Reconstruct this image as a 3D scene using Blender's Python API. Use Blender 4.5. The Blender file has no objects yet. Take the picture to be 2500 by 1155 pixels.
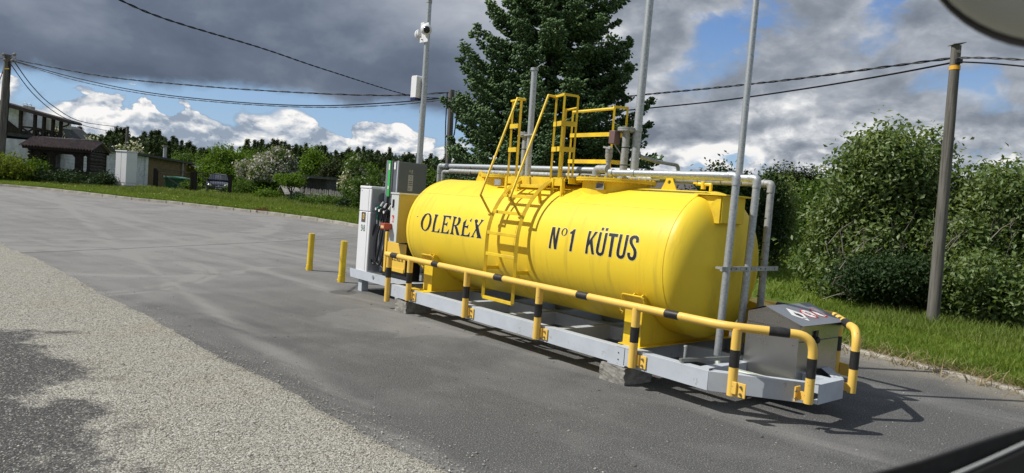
import bpy, bmesh, math, random
import numpy as np
from mathutils import Vector, Matrix
from mathutils.geometry import tessellate_polygon
random.seed(7); rng = np.random.default_rng(7)
sc = bpy.context.scene
col = sc.collection
R = math.radians

# ------------------------------------------------------------------ camera
PITCH = 90/1733.; ROLL = math.atan(.075); CAMZ = 1.7; F = 1733.
fw = Vector((0, math.cos(PITCH), -math.sin(PITCH))); rt = Vector((1, 0, 0)); up = rt.cross(fw)
rt2 = rt*math.cos(ROLL)+up*math.sin(ROLL); up2 = -rt*math.sin(ROLL)+up*math.cos(ROLL)
cam_d = bpy.data.cameras.new('camera'); cam = bpy.data.objects.new('camera', cam_d); col.objects.link(cam)
cam.matrix_world = Matrix.Translation((0, 0, CAMZ)) @ Matrix((rt2, up2, -fw)).transposed().to_4x4()
cam_d.sensor_width = 36; cam_d.lens = 36*F/2500; cam_d.clip_start = .05; cam_d.clip_end = 5000
sc.camera = cam
cam_d.dof.use_dof = True; cam_d.dof.focus_distance = 8.5; cam_d.dof.aperture_fstop = 5.6
CAM = Vector((0, 0, CAMZ))

def at(px, py, Y):
    """real-world point on the plane y=Y that the photograph shows at (px, py)"""
    r = fw+rt2*((px-1250)/F)-up2*((py-577.5)/F)
    return CAM+r*(Y/r.y)

# ------------------------------------------------------------------ sun and exposure
SUN_TRAVEL = Vector((.994*.668, .110*.668, -.744)).normalized()
sun_d = bpy.data.lights.new('sun', 'SUN'); sun_d.energy = 4.8; sun_d.angle = R(.5); sun_d.color = (1, .955, .88)
sun = bpy.data.objects.new('sun', sun_d); col.objects.link(sun)
sun.rotation_euler = SUN_TRAVEL.to_track_quat('-Z', 'Y').to_euler()
sc.view_settings.view_transform = 'Standard'; sc.view_settings.look = 'None'
sc.view_settings.exposure = 0; sc.view_settings.gamma = 1; sc.view_settings.use_curve_mapping = False
sc.cycles.use_denoising = True
sc.cycles.max_bounces = 6; sc.cycles.transparent_max_bounces = 8
sc.cycles.sample_clamp_indirect = 6

# ------------------------------------------------------------------ node helpers
class NT:
    def __init__(s, tree): s.t = tree; s.n = tree.nodes; s.l = tree.links
    def node(s, typ, **kw):
        n = s.n.new(typ)
        for k, v in kw.items(): setattr(n, k, v)
        return n
    def put(s, sock, v):
        if hasattr(v, 'is_linked') or isinstance(v, bpy.types.NodeSocket): s.l.new(v, sock)
        elif v is not None:
            if isinstance(v, (tuple, list)) and len(v) == 3 and sock.type == 'RGBA': v = (*v, 1)
            sock.default_value = v
    def m(s, op, a, b=None, c=None, clamp=False):
        n = s.node('ShaderNodeMath', operation=op, use_clamp=clamp)
        s.put(n.inputs[0], a)
        if b is not None: s.put(n.inputs[1], b)
        if c is not None: s.put(n.inputs[2], c)
        return n.outputs[0]
    def vm(s, op, a, b=None, sc_=None):
        n = s.node('ShaderNodeVectorMath', operation=op); s.put(n.inputs[0], a)
        if b is not None: s.put(n.inputs[1], b)
        if sc_ is not None: s.put(n.inputs[3], sc_)
        return n.outputs['Value' if op in ('LENGTH', 'DOT_PRODUCT', 'DISTANCE') else 'Vector']
    def noise(s, vec, scale, detail=2, rough=.5, dist=0, dim='3D', out='Fac', lac=2):
        n = s.node('ShaderNodeTexNoise', noise_dimensions=dim)
        s.put(n.inputs['Vector'], vec); n.inputs['Scale'].default_value = scale; n.inputs['Detail'].default_value = detail
        n.inputs['Roughness'].default_value = rough; n.inputs['Distortion'].default_value = dist
        n.inputs['Lacunarity'].default_value = lac
        return n.outputs[out]
    def voro(s, vec, scale, feat='F1', out='Distance', rnd=1):
        n = s.node('ShaderNodeTexVoronoi', feature=feat); s.put(n.inputs['Vector'], vec)
        n.inputs['Scale'].default_value = scale; n.inputs['Randomness'].default_value = rnd
        return n.outputs[out]
    def ramp(s, f, stops, interp='LINEAR'):
        n = s.node('ShaderNodeValToRGB'); s.put(n.inputs[0], f); cr = n.color_ramp; cr.interpolation = interp
        while len(cr.elements) < len(stops): cr.elements.new(.5)
        for e, (p, c) in zip(cr.elements, stops):
            e.position = p; e.color = (c, c, c, 1) if isinstance(c, (int, float)) else (*c, 1)
        return n.outputs[0]
    def mr(s, v, a, b, c=0, d=1, smooth=True):
        n = s.node('ShaderNodeMapRange'); n.interpolation_type = 'SMOOTHSTEP' if smooth else 'LINEAR'
        s.put(n.inputs[0], v)
        for i, x in zip((1, 2, 3, 4), (a, b, c, d)): s.put(n.inputs[i], x)
        return n.outputs[0]
    def mix(s, f, a, b, mode='MIX'):
        n = s.node('ShaderNodeMix', data_type='RGBA', blend_type=mode)
        s.put(n.inputs[0], f); s.put(n.inputs[6], a); s.put(n.inputs[7], b)
        return n.outputs[2]
    def sep(s, v):
        n = s.node('ShaderNodeSeparateXYZ'); s.put(n.inputs[0], v); return n.outputs
    def comb(s, x, y, z=0.):
        n = s.node('ShaderNodeCombineXYZ'); s.put(n.inputs[0], x); s.put(n.inputs[1], y); s.put(n.inputs[2], z); return n.outputs[0]

# ------------------------------------------------------------------ sky: Nishita air with procedural clouds
world = bpy.data.worlds.new('World'); sc.world = world; world.use_nodes = True
w = NT(world.node_tree); w.n.clear()
sky = w.node('ShaderNodeTexSky', sky_type='NISHITA', sun_disc=False)
sky.sun_elevation = R(48); sky.sun_rotation = math.atan2(-SUN_TRAVEL.x, -SUN_TRAVEL.y)
sky.air_density = 1.0; sky.dust_density = .6; sky.ozone_density = 1.6
D = w.node('ShaderNodeTexCoord').outputs['Generated']
dx, dy, dz = w.sep(D)
az = w.m('MULTIPLY', w.m('ARCTAN2', dx, dy), 57.2958)          # degrees right of the street axis
el = w.m('MULTIPLY', w.m('ARCSINE', dz), 57.2958)
P = w.comb(dx, dy, w.m('MULTIPLY', dz, 1.75))
warp = w.noise(P, 4.0, 5, .55, out='Color')
Pw = w.vm('ADD', P, w.vm('SCALE', w.vm('SUBTRACT', warp, (.5, .5, .5)), sc_=.12))
nbig = w.noise(Pw, 3.0, 8, .52)
nmid = w.noise(Pw, 8.5, 9, .56)
nmid_s = w.noise(w.vm('ADD', Pw, (.016, .0, -.026)), 8.5, 9, .56)
nfine = w.noise(P, 26., 7, .6)
nm2 = w.noise(Pw, 24., 7, .58)
nm2_s = w.noise(w.vm('ADD', Pw, (.005, .0, -.009)), 24., 7, .58)
puff = w.voro(Pw, 17., 'SMOOTH_F1')
puff2 = w.voro(Pw, 38., 'SMOOTH_F1')
blue = w.mix(w.mr(el, 0., 22.), (.36, .56, .80), (.10, .24, .60))
blue = w.mix(.25, blue, w.mix(1., sky.outputs[0], (.09, .09, .095), 'MULTIPLY'))
right = w.mr(az, -6., 7.)
# --- far cumulus bank, heaped tops low over the horizon
az1 = w.comb(w.m('MULTIPLY', az, .09), 7.3)
topL = w.m('ADD', w.mr(az, -25., -17., 5.7, 4.9), w.m('MULTIPLY', w.m('SUBTRACT', w.noise(az1, 1.5, 2, .5), .5), 4.5))
bigsh0 = w.noise(P, 5., 3, .5)
bump_ = w.m('ADD', w.m('ADD', w.m('MULTIPLY', w.m('SUBTRACT', nmid, .5), 4.2), w.m('MULTIPLY', w.m('SUBTRACT', nm2, .5), 2.0)), w.m('ADD', w.m('MULTIPLY', w.m('SUBTRACT', .33, puff), 3.2), w.m('MULTIPLY', w.m('SUBTRACT', .33, puff2), 1.6)))
cumh = w.m('ADD', topL, bump_)
cum = w.mr(w.m('SUBTRACT', cumh, el), -.10, w.m('ADD', .12, w.m('MULTIPLY', w.mr(bigsh0, .4, .65), 1.1)))

# --- grey deck above, soft ragged base
deckbase = w.m('ADD', w.m('ADD', 6.3, w.m('MULTIPLY', az, .015)), w.m('ADD', w.m('MULTIPLY', w.m('SUBTRACT', nbig, .5), 5.0), w.m('MULTIPLY', w.m('SUBTRACT', nmid, .5), 4.2)))
deck = w.mr(w.m('SUBTRACT', el, deckbase), -.7, .9)
# --- broken stratocumulus on the right
brk = w.mr(w.m('ADD', nbig, w.m('MULTIPLY', w.m('SUBTRACT', nmid, .5), .45)), .33, .45)
lowc = w.m('MULTIPLY', w.mr(el, 9., 3.5), w.mr(nmid, .41, .47))
rightc = w.m('MAXIMUM', brk, lowc)
cover = w.m('MAXIMUM', cum, w.mix(right, deck, rightc))
bigsh = w.noise(P, 3.2, 5, .5)
elc = w.m('MINIMUM', el, 17.)
dk = w.m('ADD', w.m('MULTIPLY', w.m('SUBTRACT', elc, 7.5), .058), w.m('ADD', w.m('MULTIPLY', w.m('SUBTRACT', bigsh, .5), 1.7), w.m('MULTIPLY', w.m('SUBTRACT', nmid, .5), .7)))
dk = w.m('ADD', dk, w.mr(az, -34., -4., .0, .24))
deckcol = w.ramp(dk, [(0., (.105, .135, .19)), (.22, (.145, .18, .245)), (.5, (.27, .31, .38)), (.8, (.44, .47, .53)), (1., (.62, .64, .68))])
relief = w.m('SUBTRACT', nmid, nmid_s)
cs = w.m('ADD', w.m('ADD', .44, w.m('MULTIPLY', w.m('SUBTRACT', nm2, nm2_s), 4.2)), w.m('ADD', w.m('MULTIPLY', relief, 4.6), w.m('MULTIPLY', w.m('SUBTRACT', nfine, .5), 1.1)))
cs = w.m('ADD', cs, w.m('MULTIPLY', w.m('SUBTRACT', .38, puff), .7))
cs = w.m('ADD', cs, w.m('MULTIPLY', w.m('SUBTRACT', w.mr(w.m('SUBTRACT', cumh, el), 3.2, .2), .62), .62))
cumcol = w.ramp(cs, [(0., (.30, .36, .45)), (.3, (.44, .50, .58)), (.6, (.64, .67, .72)), (.85, (.82, .82, .815)), (1., (.96, .95, .935))])
edge = w.m('SUBTRACT', 1., w.mr(w.m('ADD', nbig, w.m('MULTIPLY', w.m('SUBTRACT', nmid, .5), .6)), .38, .53))
rs = w.m('ADD', .38, w.m('ADD', w.m('MULTIPLY', relief, w.mr(el, 3., 11., 4.2, 2.)), w.m('MULTIPLY', w.m('SUBTRACT', bigsh, .5), 1.6)))
rs = w.m('ADD', rs, w.m('MULTIPLY', edge, .30))
rs = w.m('SUBTRACT', rs, w.mr(el, 7., 14., .0, .10))
rs = w.m('ADD', rs, w.m('MULTIPLY', w.m('SUBTRACT', nfine, .5), .35))
rightcol = w.ramp(rs, [(0., (.185, .215, .265)), (.3, (.275, .31, .365)), (.55, (.41, .44, .49)), (.8, (.66, .68, .71)), (1., (.94, .93, .91))])
up_col = w.mix(right, deckcol, rightcol)
ccol = w.mix(w.m('MULTIPLY', cum, w.mr(right, 0., 1., 1., .8)), up_col, cumcol)
fin = w.mix(cover, blue, ccol)
fin = w.mix(w.mr(el, 1.0, -1.0), fin, (.30, .33, .36))

bgd = w.node('ShaderNodeBackground'); w.l.new(fin, bgd.inputs[0]); bgd.inputs[1].default_value = 1.0
wo = w.node('ShaderNodeOutputWorld'); w.l.new(bgd.outputs[0], wo.inputs[0])

# ------------------------------------------------------------------ materials
MATS = {}
def mat(name, c, rough=.6, metal=0., nscale=0, namt=.15, bump=0., bscale=None, spec=.5, c2=None, coat=0., detail=5):
    if name in MATS: return MATS[name]
    m = bpy.data.materials.new(name); m.use_nodes = True; MATS[name] = m
    k = NT(m.node_tree); b = k.n['Principled BSDF']
    b.inputs['Roughness'].default_value = rough; b.inputs['Metallic'].default_value = metal
    b.inputs['Specular IOR Level'].default_value = spec; b.inputs['Coat Weight'].default_value = coat
    b.inputs['Coat Roughness'].default_value = .15
    pos = k.node('ShaderNodeTexCoord').outputs['Object']
    if nscale:
        n = k.noise(pos, nscale, detail, .6)
        c2_ = c2 if c2 else tuple(x*(1-namt*1.6) for x in c)
        n = k.mr(n, .36, .66, 0, 1)
        k.l.new(k.mix(n, c, c2_), b.inputs['Base Color'])
        k.l.new(k.mr(n, 0, 1, rough, min(1, rough+.12)), b.inputs['Roughness'])
    else: b.inputs['Base Color'].default_value = (*c, 1)
    if bump:
        bn = k.node('ShaderNodeBump'); bn.inputs['Strength'].default_value = bump; bn.inputs['Distance'].default_value = .01
        k.l.new(k.noise(pos, bscale or nscale*3, 4, .6), bn.inputs['Height']); k.l.new(bn.outputs[0], b.inputs['Normal'])
    return m

def leafmat(name, c, c2, trans=.25, rough=.6, spec=.25):
    m = bpy.data.materials.new(name); m.use_nodes = True; MATS[name] = m
    k = NT(m.node_tree); b = k.n['Principled BSDF']
    g = k.node('ShaderNodeNewGeometry'); r = g.outputs['Random Per Island']
    n = k.noise(k.node('ShaderNodeTexCoord').outputs['Object'], .9, 3, .6)
    f = k.m('ADD', k.m('MULTIPLY', r, .65), k.m('MULTIPLY', k.mr(n, .35, .65), .35))
    cc = k.mix(f, c, c2)
    k.l.new(cc, b.inputs['Base Color']); b.inputs['Roughness'].default_value = rough
    b.inputs['Specular IOR Level'].default_value = spec
    tr = k.node('ShaderNodeBsdfTranslucent'); k.l.new(k.mix(1., cc, (1.25, 1.2, .55), 'MULTIPLY'), tr.inputs[0])
    mx = k.node('ShaderNodeMixShader'); mx.inputs[0].default_value = trans
    k.l.new(b.outputs[0], mx.inputs[1]); k.l.new(tr.outputs[0], mx.inputs[2]); k.l.new(mx.outputs[0], k.n['Material Output'].inputs[0])
    return m

YEL = mat('tank_yellow', (.80, .56, .022), .42, nscale=1.3, namt=.05, spec=.35, bump=.06, bscale=1.8)
# tank paint: faint vertical dirt streaks under the seams
k = NT(YEL.node_tree); b = k.n['Principled BSDF']; pos = k.node('ShaderNodeTexCoord').outputs['Object']
st = k.noise(k.vm('MULTIPLY', pos, (9., 2., .7)), 1.6, 5, .65); st2 = k.noise(pos, .8, 3, .6)
dirt = k.m('MULTIPLY', k.mr(st, .50, .72), k.mr(st2, .38, .6))
base = k.mix(k.m('MULTIPLY', dirt, .42), k.mix(k.mr(st2, .3, .7), (.87, .655, .042), (.82, .60, .036)), (.42, .30, .05))
k.l.new(base, b.inputs['Base Color'])
def wear(m, scale, amt, c=(.16, .07, .03), thr=.63):
    k = NT(m.node_tree); b = k.n['Principled BSDF']; src = b.inputs['Base Color'].links[0].from_socket
    pos = k.node('ShaderNodeTexCoord').outputs['Object']; a = k.noise(pos, scale, 5, .7); z = k.noise(pos, 2.1, 3, .6)
    f = k.m('MULTIPLY', k.mr(k.m('ADD', a, k.m('MULTIPLY', k.m('SUBTRACT', z, .5), .5)), thr, thr+.05), amt)
    k.l.new(k.mix(f, src, c), b.inputs['Base Color'])
YEL2 = mat('ladder_yellow', (.84, .60, .025), .4, nscale=5, namt=.08, c2=(.66, .45, .03), bump=.03)
BAR = mat('barrier_yellow', (.84, .55, .11), .42, nscale=4, namt=.05, c2=(.78, .50, .095))
wear(BAR, 38, .75, (.22, .13, .06), .66); wear(YEL2, 30, .6, (.25, .13, .05), .68)
BLK = mat('black_paint', (.012, .012, .014), .42, nscale=12, c2=(.025, .024, .022))
LET_ = mat('letter_black', (.012, .012, .014), .45)
PALE = mat('letter_edge_cream', (.85, .78, .45), .5)
FRM = mat('frame_paint', (.50, .55, .61), .45, nscale=3, namt=.1, c2=(.44, .48, .53), bump=.03)
wear(FRM, 16, .5, (.24, .21, .17), .64)
GALV = mat('galvanised', (.50, .53, .55), .42, .55, nscale=40, namt=.2, bump=.03, c2=(.36, .39, .41))
GALD = mat('galvanised_dull', (.40, .42, .42), .55, .35, nscale=25, namt=.2, bump=.05, c2=(.29, .30, .30))
STEEL = mat('stainless', (.50, .49, .47), .24, 1., nscale=.9, namt=.05, bump=.035, bscale=2.2)
LIDM = mat('lid_steel', (.24, .26, .29), .42, .3, nscale=3, namt=.1)
BOLT = mat('bolt_steel', (.30, .27, .22), .45, .7)
CONC = mat('concrete_block', (.30, .29, .26), .9, nscale=14, namt=.35, bump=.5, bscale=60, c2=(.19, .185, .17))
WOODP = mat('pole_wood', (.21, .19, .165), .85, nscale=7, c2=(.12, .105, .09), bump=.3, bscale=50)
_k = NT(WOODP.node_tree); _n = _k.noise(_k.vm('MULTIPLY', _k.node('ShaderNodeTexCoord').outputs['Object'], (30., 30., 1.2)), 1., 5, .65)
_k.l.new(_k.mix(_k.mr(_n, .35, .65), (.165, .158, .142), (.080, .074, .066)), _k.n['Principled BSDF'].inputs['Base Color'])
WHT = mat('white_paint', (.74, .75, .78), .4, nscale=2, namt=.03)
WHT2 = mat('white_siding', (.72, .75, .78), .6, nscale=3, namt=.1, c2=(.52, .54, .56))
GRYD = mat('dispenser_grey', (.115, .135, .155), .4, nscale=2, namt=.06)
GRYL = mat('light_grey_trim', (.48, .50, .56), .35)
BLKP = mat('black_plastic', (.015, .015, .017), .4)
RUB = mat('black_rubber', (.02, .02, .021), .5)
GRN = mat('green_strip', (.04, .46, .09), .4)
GRND = mat('dark_green', (.0, .09, .055), .35)
ORG = mat('panel_yellow', (.80, .52, .07), .4, nscale=2, namt=.03)
BEIGE = mat('cabinet_front', (.60, .63, .62), .5, nscale=3, namt=.04)
BEIGES = mat('cabinet_side_beige', (.46, .37, .13), .45, nscale=2, namt=.08)
RED = mat('red', (.55, .035, .03), .4)
REDB = mat('red_box', (.42, .07, .04), .5)
ORNG = mat('orange_lens', (.75, .22, .03), .35)
WHITE = mat('label_white', (.78, .78, .78), .5)
LABG = mat('label_grey', (.42, .44, .44), .5)
BADGE = mat('badge_grey', (.075, .075, .08), .5)
BLUE = mat('blue_lens', (.012, .02, .10), .3)
LENS = mat('camera_lens', (.01, .01, .012), .12)
WIRE = mat('wire_black', (.010, .010, .011), .8, spec=.15)
WIREG = mat('wire_grey', (.06, .06, .065), .7, spec=.2)
GRATE = mat('grating', (.22, .23, .22), .5, .4)
BROWN = mat('dark_timber', (.026, .017, .013), .8, nscale=6, c2=(.015, .011, .009), bump=.2)
ROOFB = mat('corrugated_brown', (.17, .115, .10), .6, nscale=4, c2=(.10, .075, .065), bump=.1)
ROOFG = mat('roof_felt', (.06, .065, .068), .85, nscale=3, c2=(.04, .045, .045))
OLIVE = mat('olive_boards', (.19, .135, .055), .8, nscale=3, c2=(.14, .10, .045))
GLASS = mat('window_glass', (.03, .04, .05), .06, spec=.8)
CURT = mat('curtain_white', (.62, .62, .58), .8)
GATE = mat('gate_black', (.010, .009, .009), .7, spec=.2)
BING = mat('bin_green', (.018, .085, .06), .45, nscale=3)
BINL = mat('bin_lid', (.05, .19, .13), .4)
CAR = mat('car_paint', (.010, .012, .028), .18, .2, coat=1.)
CARG = mat('car_glass', (.02, .025, .03), .05, spec=.9)
CHR = mat('chrome', (.7, .7, .72), .15, 1.)
GREYW = mat('weathered_wood', (.23, .225, .22), .85, nscale=8, c2=(.15, .145, .14))
DARKW = mat('shed_wood', (.05, .05, .055), .85, nscale=5, c2=(.035, .034, .038))
BRK = mat('chimney_stone', (.24, .22, .20), .9, nscale=6)
DASH = mat('dashboard_black', (.005, .005, .006), .7, nscale=60, bump=.2, bscale=300)
MIRR = mat('mirror_beige', (.60, .60, .50), .35, nscale=2, namt=.1)
KERB = mat('kerb_concrete', (.42, .40, .365), .9, nscale=5, namt=.3, bump=.3, bscale=30, c2=(.31, .295, .26))
BARK = mat('bark', (.075, .058, .045), .9, nscale=8, c2=(.045, .036, .03), bump=.4)
PEB = mat('pale_chippings', (.46, .45, .40), .9, nscale=30, c2=(.30, .29, .25))

# ------------------------------------------------------------------ object helpers
SA = R(39.9)
M_ST = Matrix(((math.sin(SA), math.cos(SA), 0, 1.175), (-math.cos(SA), math.sin(SA), 0, 6.746), (0, 0, 1, 0), (0, 0, 0, 1)))
def S(x, y, z=0): return M_ST @ Vector((x, y, z))
I4 = Matrix.Identity(4)

def thing(name, label, cat, loc=(0, 0, 0), rotz=0., group=None, st=False):
    o = bpy.data.objects.new(name, None); col.objects.link(o); o.empty_display_size = .2
    m = Matrix.Translation(loc) @ Matrix.Rotation(rotz, 4, 'Z')
    if st: m = M_ST @ m
    o.matrix_world = m; o['_m'] = 0
    del o['_m']
    o['label'] = label; o['category'] = cat
    if group: o['group'] = group
    o_mats[o.name] = m
    return o
o_mats = {}
def wm(o): return o_mats.get(o.name, I4)
def tag(o, label=None, cat=None, group=None, kind=None):
    for kk, v in (('label', label), ('category', cat), ('group', group), ('kind', kind)):
        if v: o[kk] = v
    return o

class MB:
    """collects simple solids; build() links them as one mesh object"""
    def __init__(s, st=False): s.v = []; s.f = []; s.st = st
    def add(s, vs, fs):
        n = len(s.v); s.v += [tuple(v) for v in vs]; s.f += [tuple(i+n for i in f) for f in fs]; return s
    def box(s, c, d, rot=None):
        x, y, z = (q/2 for q in d); r = rot or Matrix.Identity(3); c = Vector(c)
        vs = [c+r @ Vector((a*x, b_*y, e*z)) for a in (-1, 1) for b_ in (-1, 1) for e in (-1, 1)]
        return s.add(vs, [(0, 1, 3, 2), (4, 6, 7, 5), (0, 4, 5, 1), (2, 3, 7, 6), (0, 2, 6, 4), (1, 5, 7, 3)])
    def b2(s, a, b): return s.box([(p+q)/2 for p, q in zip(a, b)], [abs(q-p) for p, q in zip(a, b)])
    def beam(s, a, b, w_, h_, upv=(0, 0, 1)):
        a, b = Vector(a), Vector(b); d = (b-a); L = d.length; d.normalize(); u = Vector(upv)
        if abs(d.dot(u)) > .98: u = Vector((0, 1, 0))
        sd = d.cross(u).normalized(); u = sd.cross(d)
        return s.box((a+b)/2, (L, w_, h_), Matrix((d, sd, u)).transposed())
    def tube(s, pts, r, n=10, cap=True, ph=0.):
        pts = [Vector(p) for p in pts]; rs = r if isinstance(r, (list, tuple)) else [r]*len(pts)
        t0 = (pts[1]-pts[0]).normalized(); u = t0.orthogonal().normalized()
        if abs(t0.z) < .99: u = t0.cross(Vector((0, 0, 1))).normalized()
        vs = []; fs = []
        for i, p in enumerate(pts):
            if i == 0: t = t0
            elif i == len(pts)-1: t = (pts[-1]-pts[-2]).normalized()
            else: t = ((pts[i+1]-p).normalized()+(p-pts[i-1]).normalized()).normalized()
            u = (u-t*u.dot(t)).normalized(); v = t.cross(u)
            k_ = 1.
            if 0 < i < len(pts)-1:
                k_ = 1/max(.5, t.dot((p-pts[i-1]).normalized()))
            for j in range(n):
                a = 2*math.pi*(j+ph)/n; vs.append(p+(u*math.cos(a)+v*math.sin(a))*rs[i]*(k_ if n == 4 else 1))
        for i in range(len(pts)-1):
            for j in range(n):
                j2 = (j+1) % n; fs.append((i*n+j, i*n+j2, (i+1)*n+j2, (i+1)*n+j))
        if cap: fs.append(tuple(range(n-1, -1, -1))); fs.append(tuple((len(pts)-1)*n+j for j in range(n)))
        return s.add(vs, fs)
    def cyl(s, a, b, r, n=16): return s.tube([a, b], r, n)
    def lathe(s, prof, org, ax, n=24, cap=False):
        """prof: (distance along ax, radius)"""
        org = Vector(org); ax = Vector(ax).normalized(); u = ax.orthogonal().normalized(); v = ax.cross(u)
        vs = [org+ax*d+(u*math.cos(2*math.pi*j/n)+v*math.sin(2*math.pi*j/n))*r for d, r in prof for j in range(n)]
        fs = [(i*n+j, i*n+(j+1) % n, (i+1)*n+(j+1) % n, (i+1)*n+j) for i in range(len(prof)-1) for j in range(n)]
        if cap: fs.append(tuple(range(n-1, -1, -1))); fs.append(tuple((len(prof)-1)*n+j for j in range(n)))
        return s.add(vs, fs)
    def prism(s, poly, o, u, v, d):
        """polygon (2D) in plane (o,u,v), extruded along vector d"""
        o, u, v, d = map(Vector, (o, u, v, d)); n = len(poly)
        vs = [o+u*a+v*b_ for a, b_ in poly]; vs += [p+d for p in vs]
        tr = tessellate_polygon([[Vector((a, b_, 0)) for a, b_ in poly]])
        fs = [tuple(t) for t in tr]+[tuple(i+n for i in reversed(t)) for t in tr]
        fs += [(i, (i+1) % n, (i+1) % n+n, i+n) for i in range(n)]
        return s.add(vs, fs)
    def ball(s, c, r, n=12, m_=8, sq=(1, 1, 1)):
        c = Vector(c); vs = []; fs = []
        for i in range(m_+1):
            th = math.pi*i/m_
            for j in range(n):
                a = 2*math.pi*j/n
                vs.append(c+Vector((r*sq[0]*math.sin(th)*math.cos(a), r*sq[1]*math.sin(th)*math.sin(a), r*sq[2]*math.cos(th))))
        fs = [(i*n+j, (i+1)*n+j, (i+1)*n+(j+1) % n, i*n+(j+1) % n) for i in range(m_) for j in range(n)]
        return s.add(vs, fs)
    def build(s, name, m, parent=None, smooth=True, bev=0., st=None, label=None, kind=None, recalc=True, cat=None, group=None, sharp=40):
        st = s.st if st is None else st
        T = wm(parent).inverted() if parent is not None else I4
        if st: T = T @ M_ST
        me = bpy.data.meshes.new(name)
        me.from_pydata([T @ Vector(v) for v in s.v], [], s.f)
        if recalc:
            bm = bmesh.new(); bm.from_mesh(me); bmesh.ops.remove_doubles(bm, verts=bm.verts, dist=1e-5)
            bmesh.ops.recalc_face_normals(bm, faces=bm.faces); bm.to_mesh(me); bm.free()
        me.materials.append(m)
        if smooth:
            me.polygons.foreach_set('use_smooth', [True]*len(me.polygons)); me.set_sharp_from_angle(angle=R(sharp))
        o = bpy.data.objects.new(name, me); col.objects.link(o)
        if parent is not None:
            o.parent = parent; o_mats[o.name] = wm(parent)
        if bev:
            mo = o.modifiers.new('bevel', 'BEVEL'); mo.width = bev; mo.segments = 2; mo.limit_method = 'ANGLE'
        if label: o['label'] = label
        if kind: o['kind'] = kind
        if cat: o['category'] = cat
        if group: o['group'] = group
        return o
def SB(): return MB(True)

def decal(loops, fn, m, parent, name, cuts=0, st=True, label=None):
    flat = [p for l in loops for p in l]
    tr = tessellate_polygon([[Vector((a, b_, 0)) for a, b_ in l] for l in loops])
    bm = bmesh.new(); vs = [bm.verts.new((a, b_, 0)) for a, b_ in flat]
    for t in tr:
        try: bm.faces.new([vs[i] for i in t])
        except ValueError: pass
    for _ in range(cuts):
        es = [e for e in bm.edges if abs(e.verts[0].co.y-e.verts[1].co.y) > .035]
        if es:
            bmesh.ops.subdivide_edges(bm, edges=es, cuts=1); bmesh.ops.triangulate(bm, faces=bm.faces)
    mb = MB(st); mb.add([fn(v.co.x, v.co.y) for v in bm.verts], [[v.index for v in f.verts] for f in (bm.verts.index_update() or bm.faces)])
    bm.free()
    return mb.build(name, m, parent, smooth=False, recalc=False, label=label)

def arc(cx, cy, r, a0, a1, n=10, ry=None):
    ry = ry or r
    return [(cx+r*math.cos(R(a0+(a1-a0)*i/n)), cy+ry*math.sin(R(a0+(a1-a0)*i/n))) for i in range(n+1)]
def bend(pts, r, n=5):
    """round the inner corners of a polyline"""
    pts = [Vector(p) for p in pts]; out = [pts[0]]
    for i in range(1, len(pts)-1):
        a, b_, c = pts[i-1], pts[i], pts[i+1]
        d1 = (a-b_); d2 = (c-b_); q = min(r, d1.length*.45, d2.length*.45)
        p1 = b_+d1.normalized()*q; p2 = b_+d2.normalized()*q
        for j in range(n+1):
            t = j/n; out.append(p1*(1-t)**2+b_*2*t*(1-t)+p2*t*t)
    out.append(pts[-1]); return out

def npmesh(name, V, Fc, m, parent=None, kind=None, loc=(0, 0, 0), smooth=False):
    """fast mesh from numpy arrays; Fc is (n,3) or (n,4)"""
    me = bpy.data.meshes.new(name); V = np.asarray(V, dtype=np.float32); Fc = np.asarray(Fc, dtype=np.int32)
    me.vertices.add(len(V)); me.vertices.foreach_set('co', V.ravel())
    kx = Fc.shape[1]; me.loops.add(Fc.size); me.loops.foreach_set('vertex_index', Fc.ravel())
    me.polygons.add(len(Fc)); me.polygons.foreach_set('loop_start', np.arange(0, Fc.size, kx, dtype=np.int32))
    me.update(calc_edges=True); me.validate(); me.materials.append(m)
    if smooth: me.polygons.foreach_set('use_smooth', [True]*len(me.polygons))
    o = bpy.data.objects.new(name, me); col.objects.link(o)
    if parent is not None: o.parent = parent; o_mats[o.name] = wm(parent)
    else: o.location = loc
    if kind: o['kind'] = kind
    return o
# ------------------------------------------------------------------ terrain, asphalt, verge
def sstep(t): t = np.clip(t, 0, 1); return t*t*(3-2*t)
def hz(x, y): return .6*sstep((np.asarray(y, float)-10)/40)-.42*np.exp(-((np.asarray(x, float)+25)**2+(np.asarray(y, float)-62)**2)/90)
KP = np.array([(-90, 40), (-60, 38.5), (-40, 37.2), (-31, 36.6), (-25.19, 36.04), (-23.83, 35.72), (-21.01, 34.5), (-18.05, 33.1), (-16.08, 32.5), (-13.62, 31.5), (-11.56, 30.6), (-9.49, 29.5), (-7.37, 28.1), (-5.97, 26.8), (-4, 24.9), (-1.4, 21.4), (1.5, 17.3), (3.6, 12.9), (4.55, 10.2), (4.82, 9.45), (5.07, 8.98), (5.38, 8.5), (5.6, 8.05), (5.8, 7.55), (6.6, 5.5), (8, 2.5), (10, -2), (12, -12), (0, -30), (-40, -35), (-95, -10)], float)
KO = np.array((0., 3.))
def dense(pts, n=12):
    out = []
    for i in range(len(pts)-1):
        p0 = pts[max(i-1, 0)]; p1 = pts[i]; p2 = pts[i+1]; p3 = pts[min(i+2, len(pts)-1)]
        for j in range(n):
            t = j/n
            out.append(.5*((2*p1)+(-p0+p2)*t+(2*p0-5*p1+4*p2-p3)*t*t+(-p0+3*p1-3*p2+p3)*t**3))
    out.append(pts[-1]); return np.array(out)
KD = dense(KP)
_a = np.unwrap(np.arctan2(KD[:, 0]-KO[0], KD[:, 1]-KO[1])); _r = np.hypot(*(KD-KO).T)
A0 = _a[0]
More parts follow.
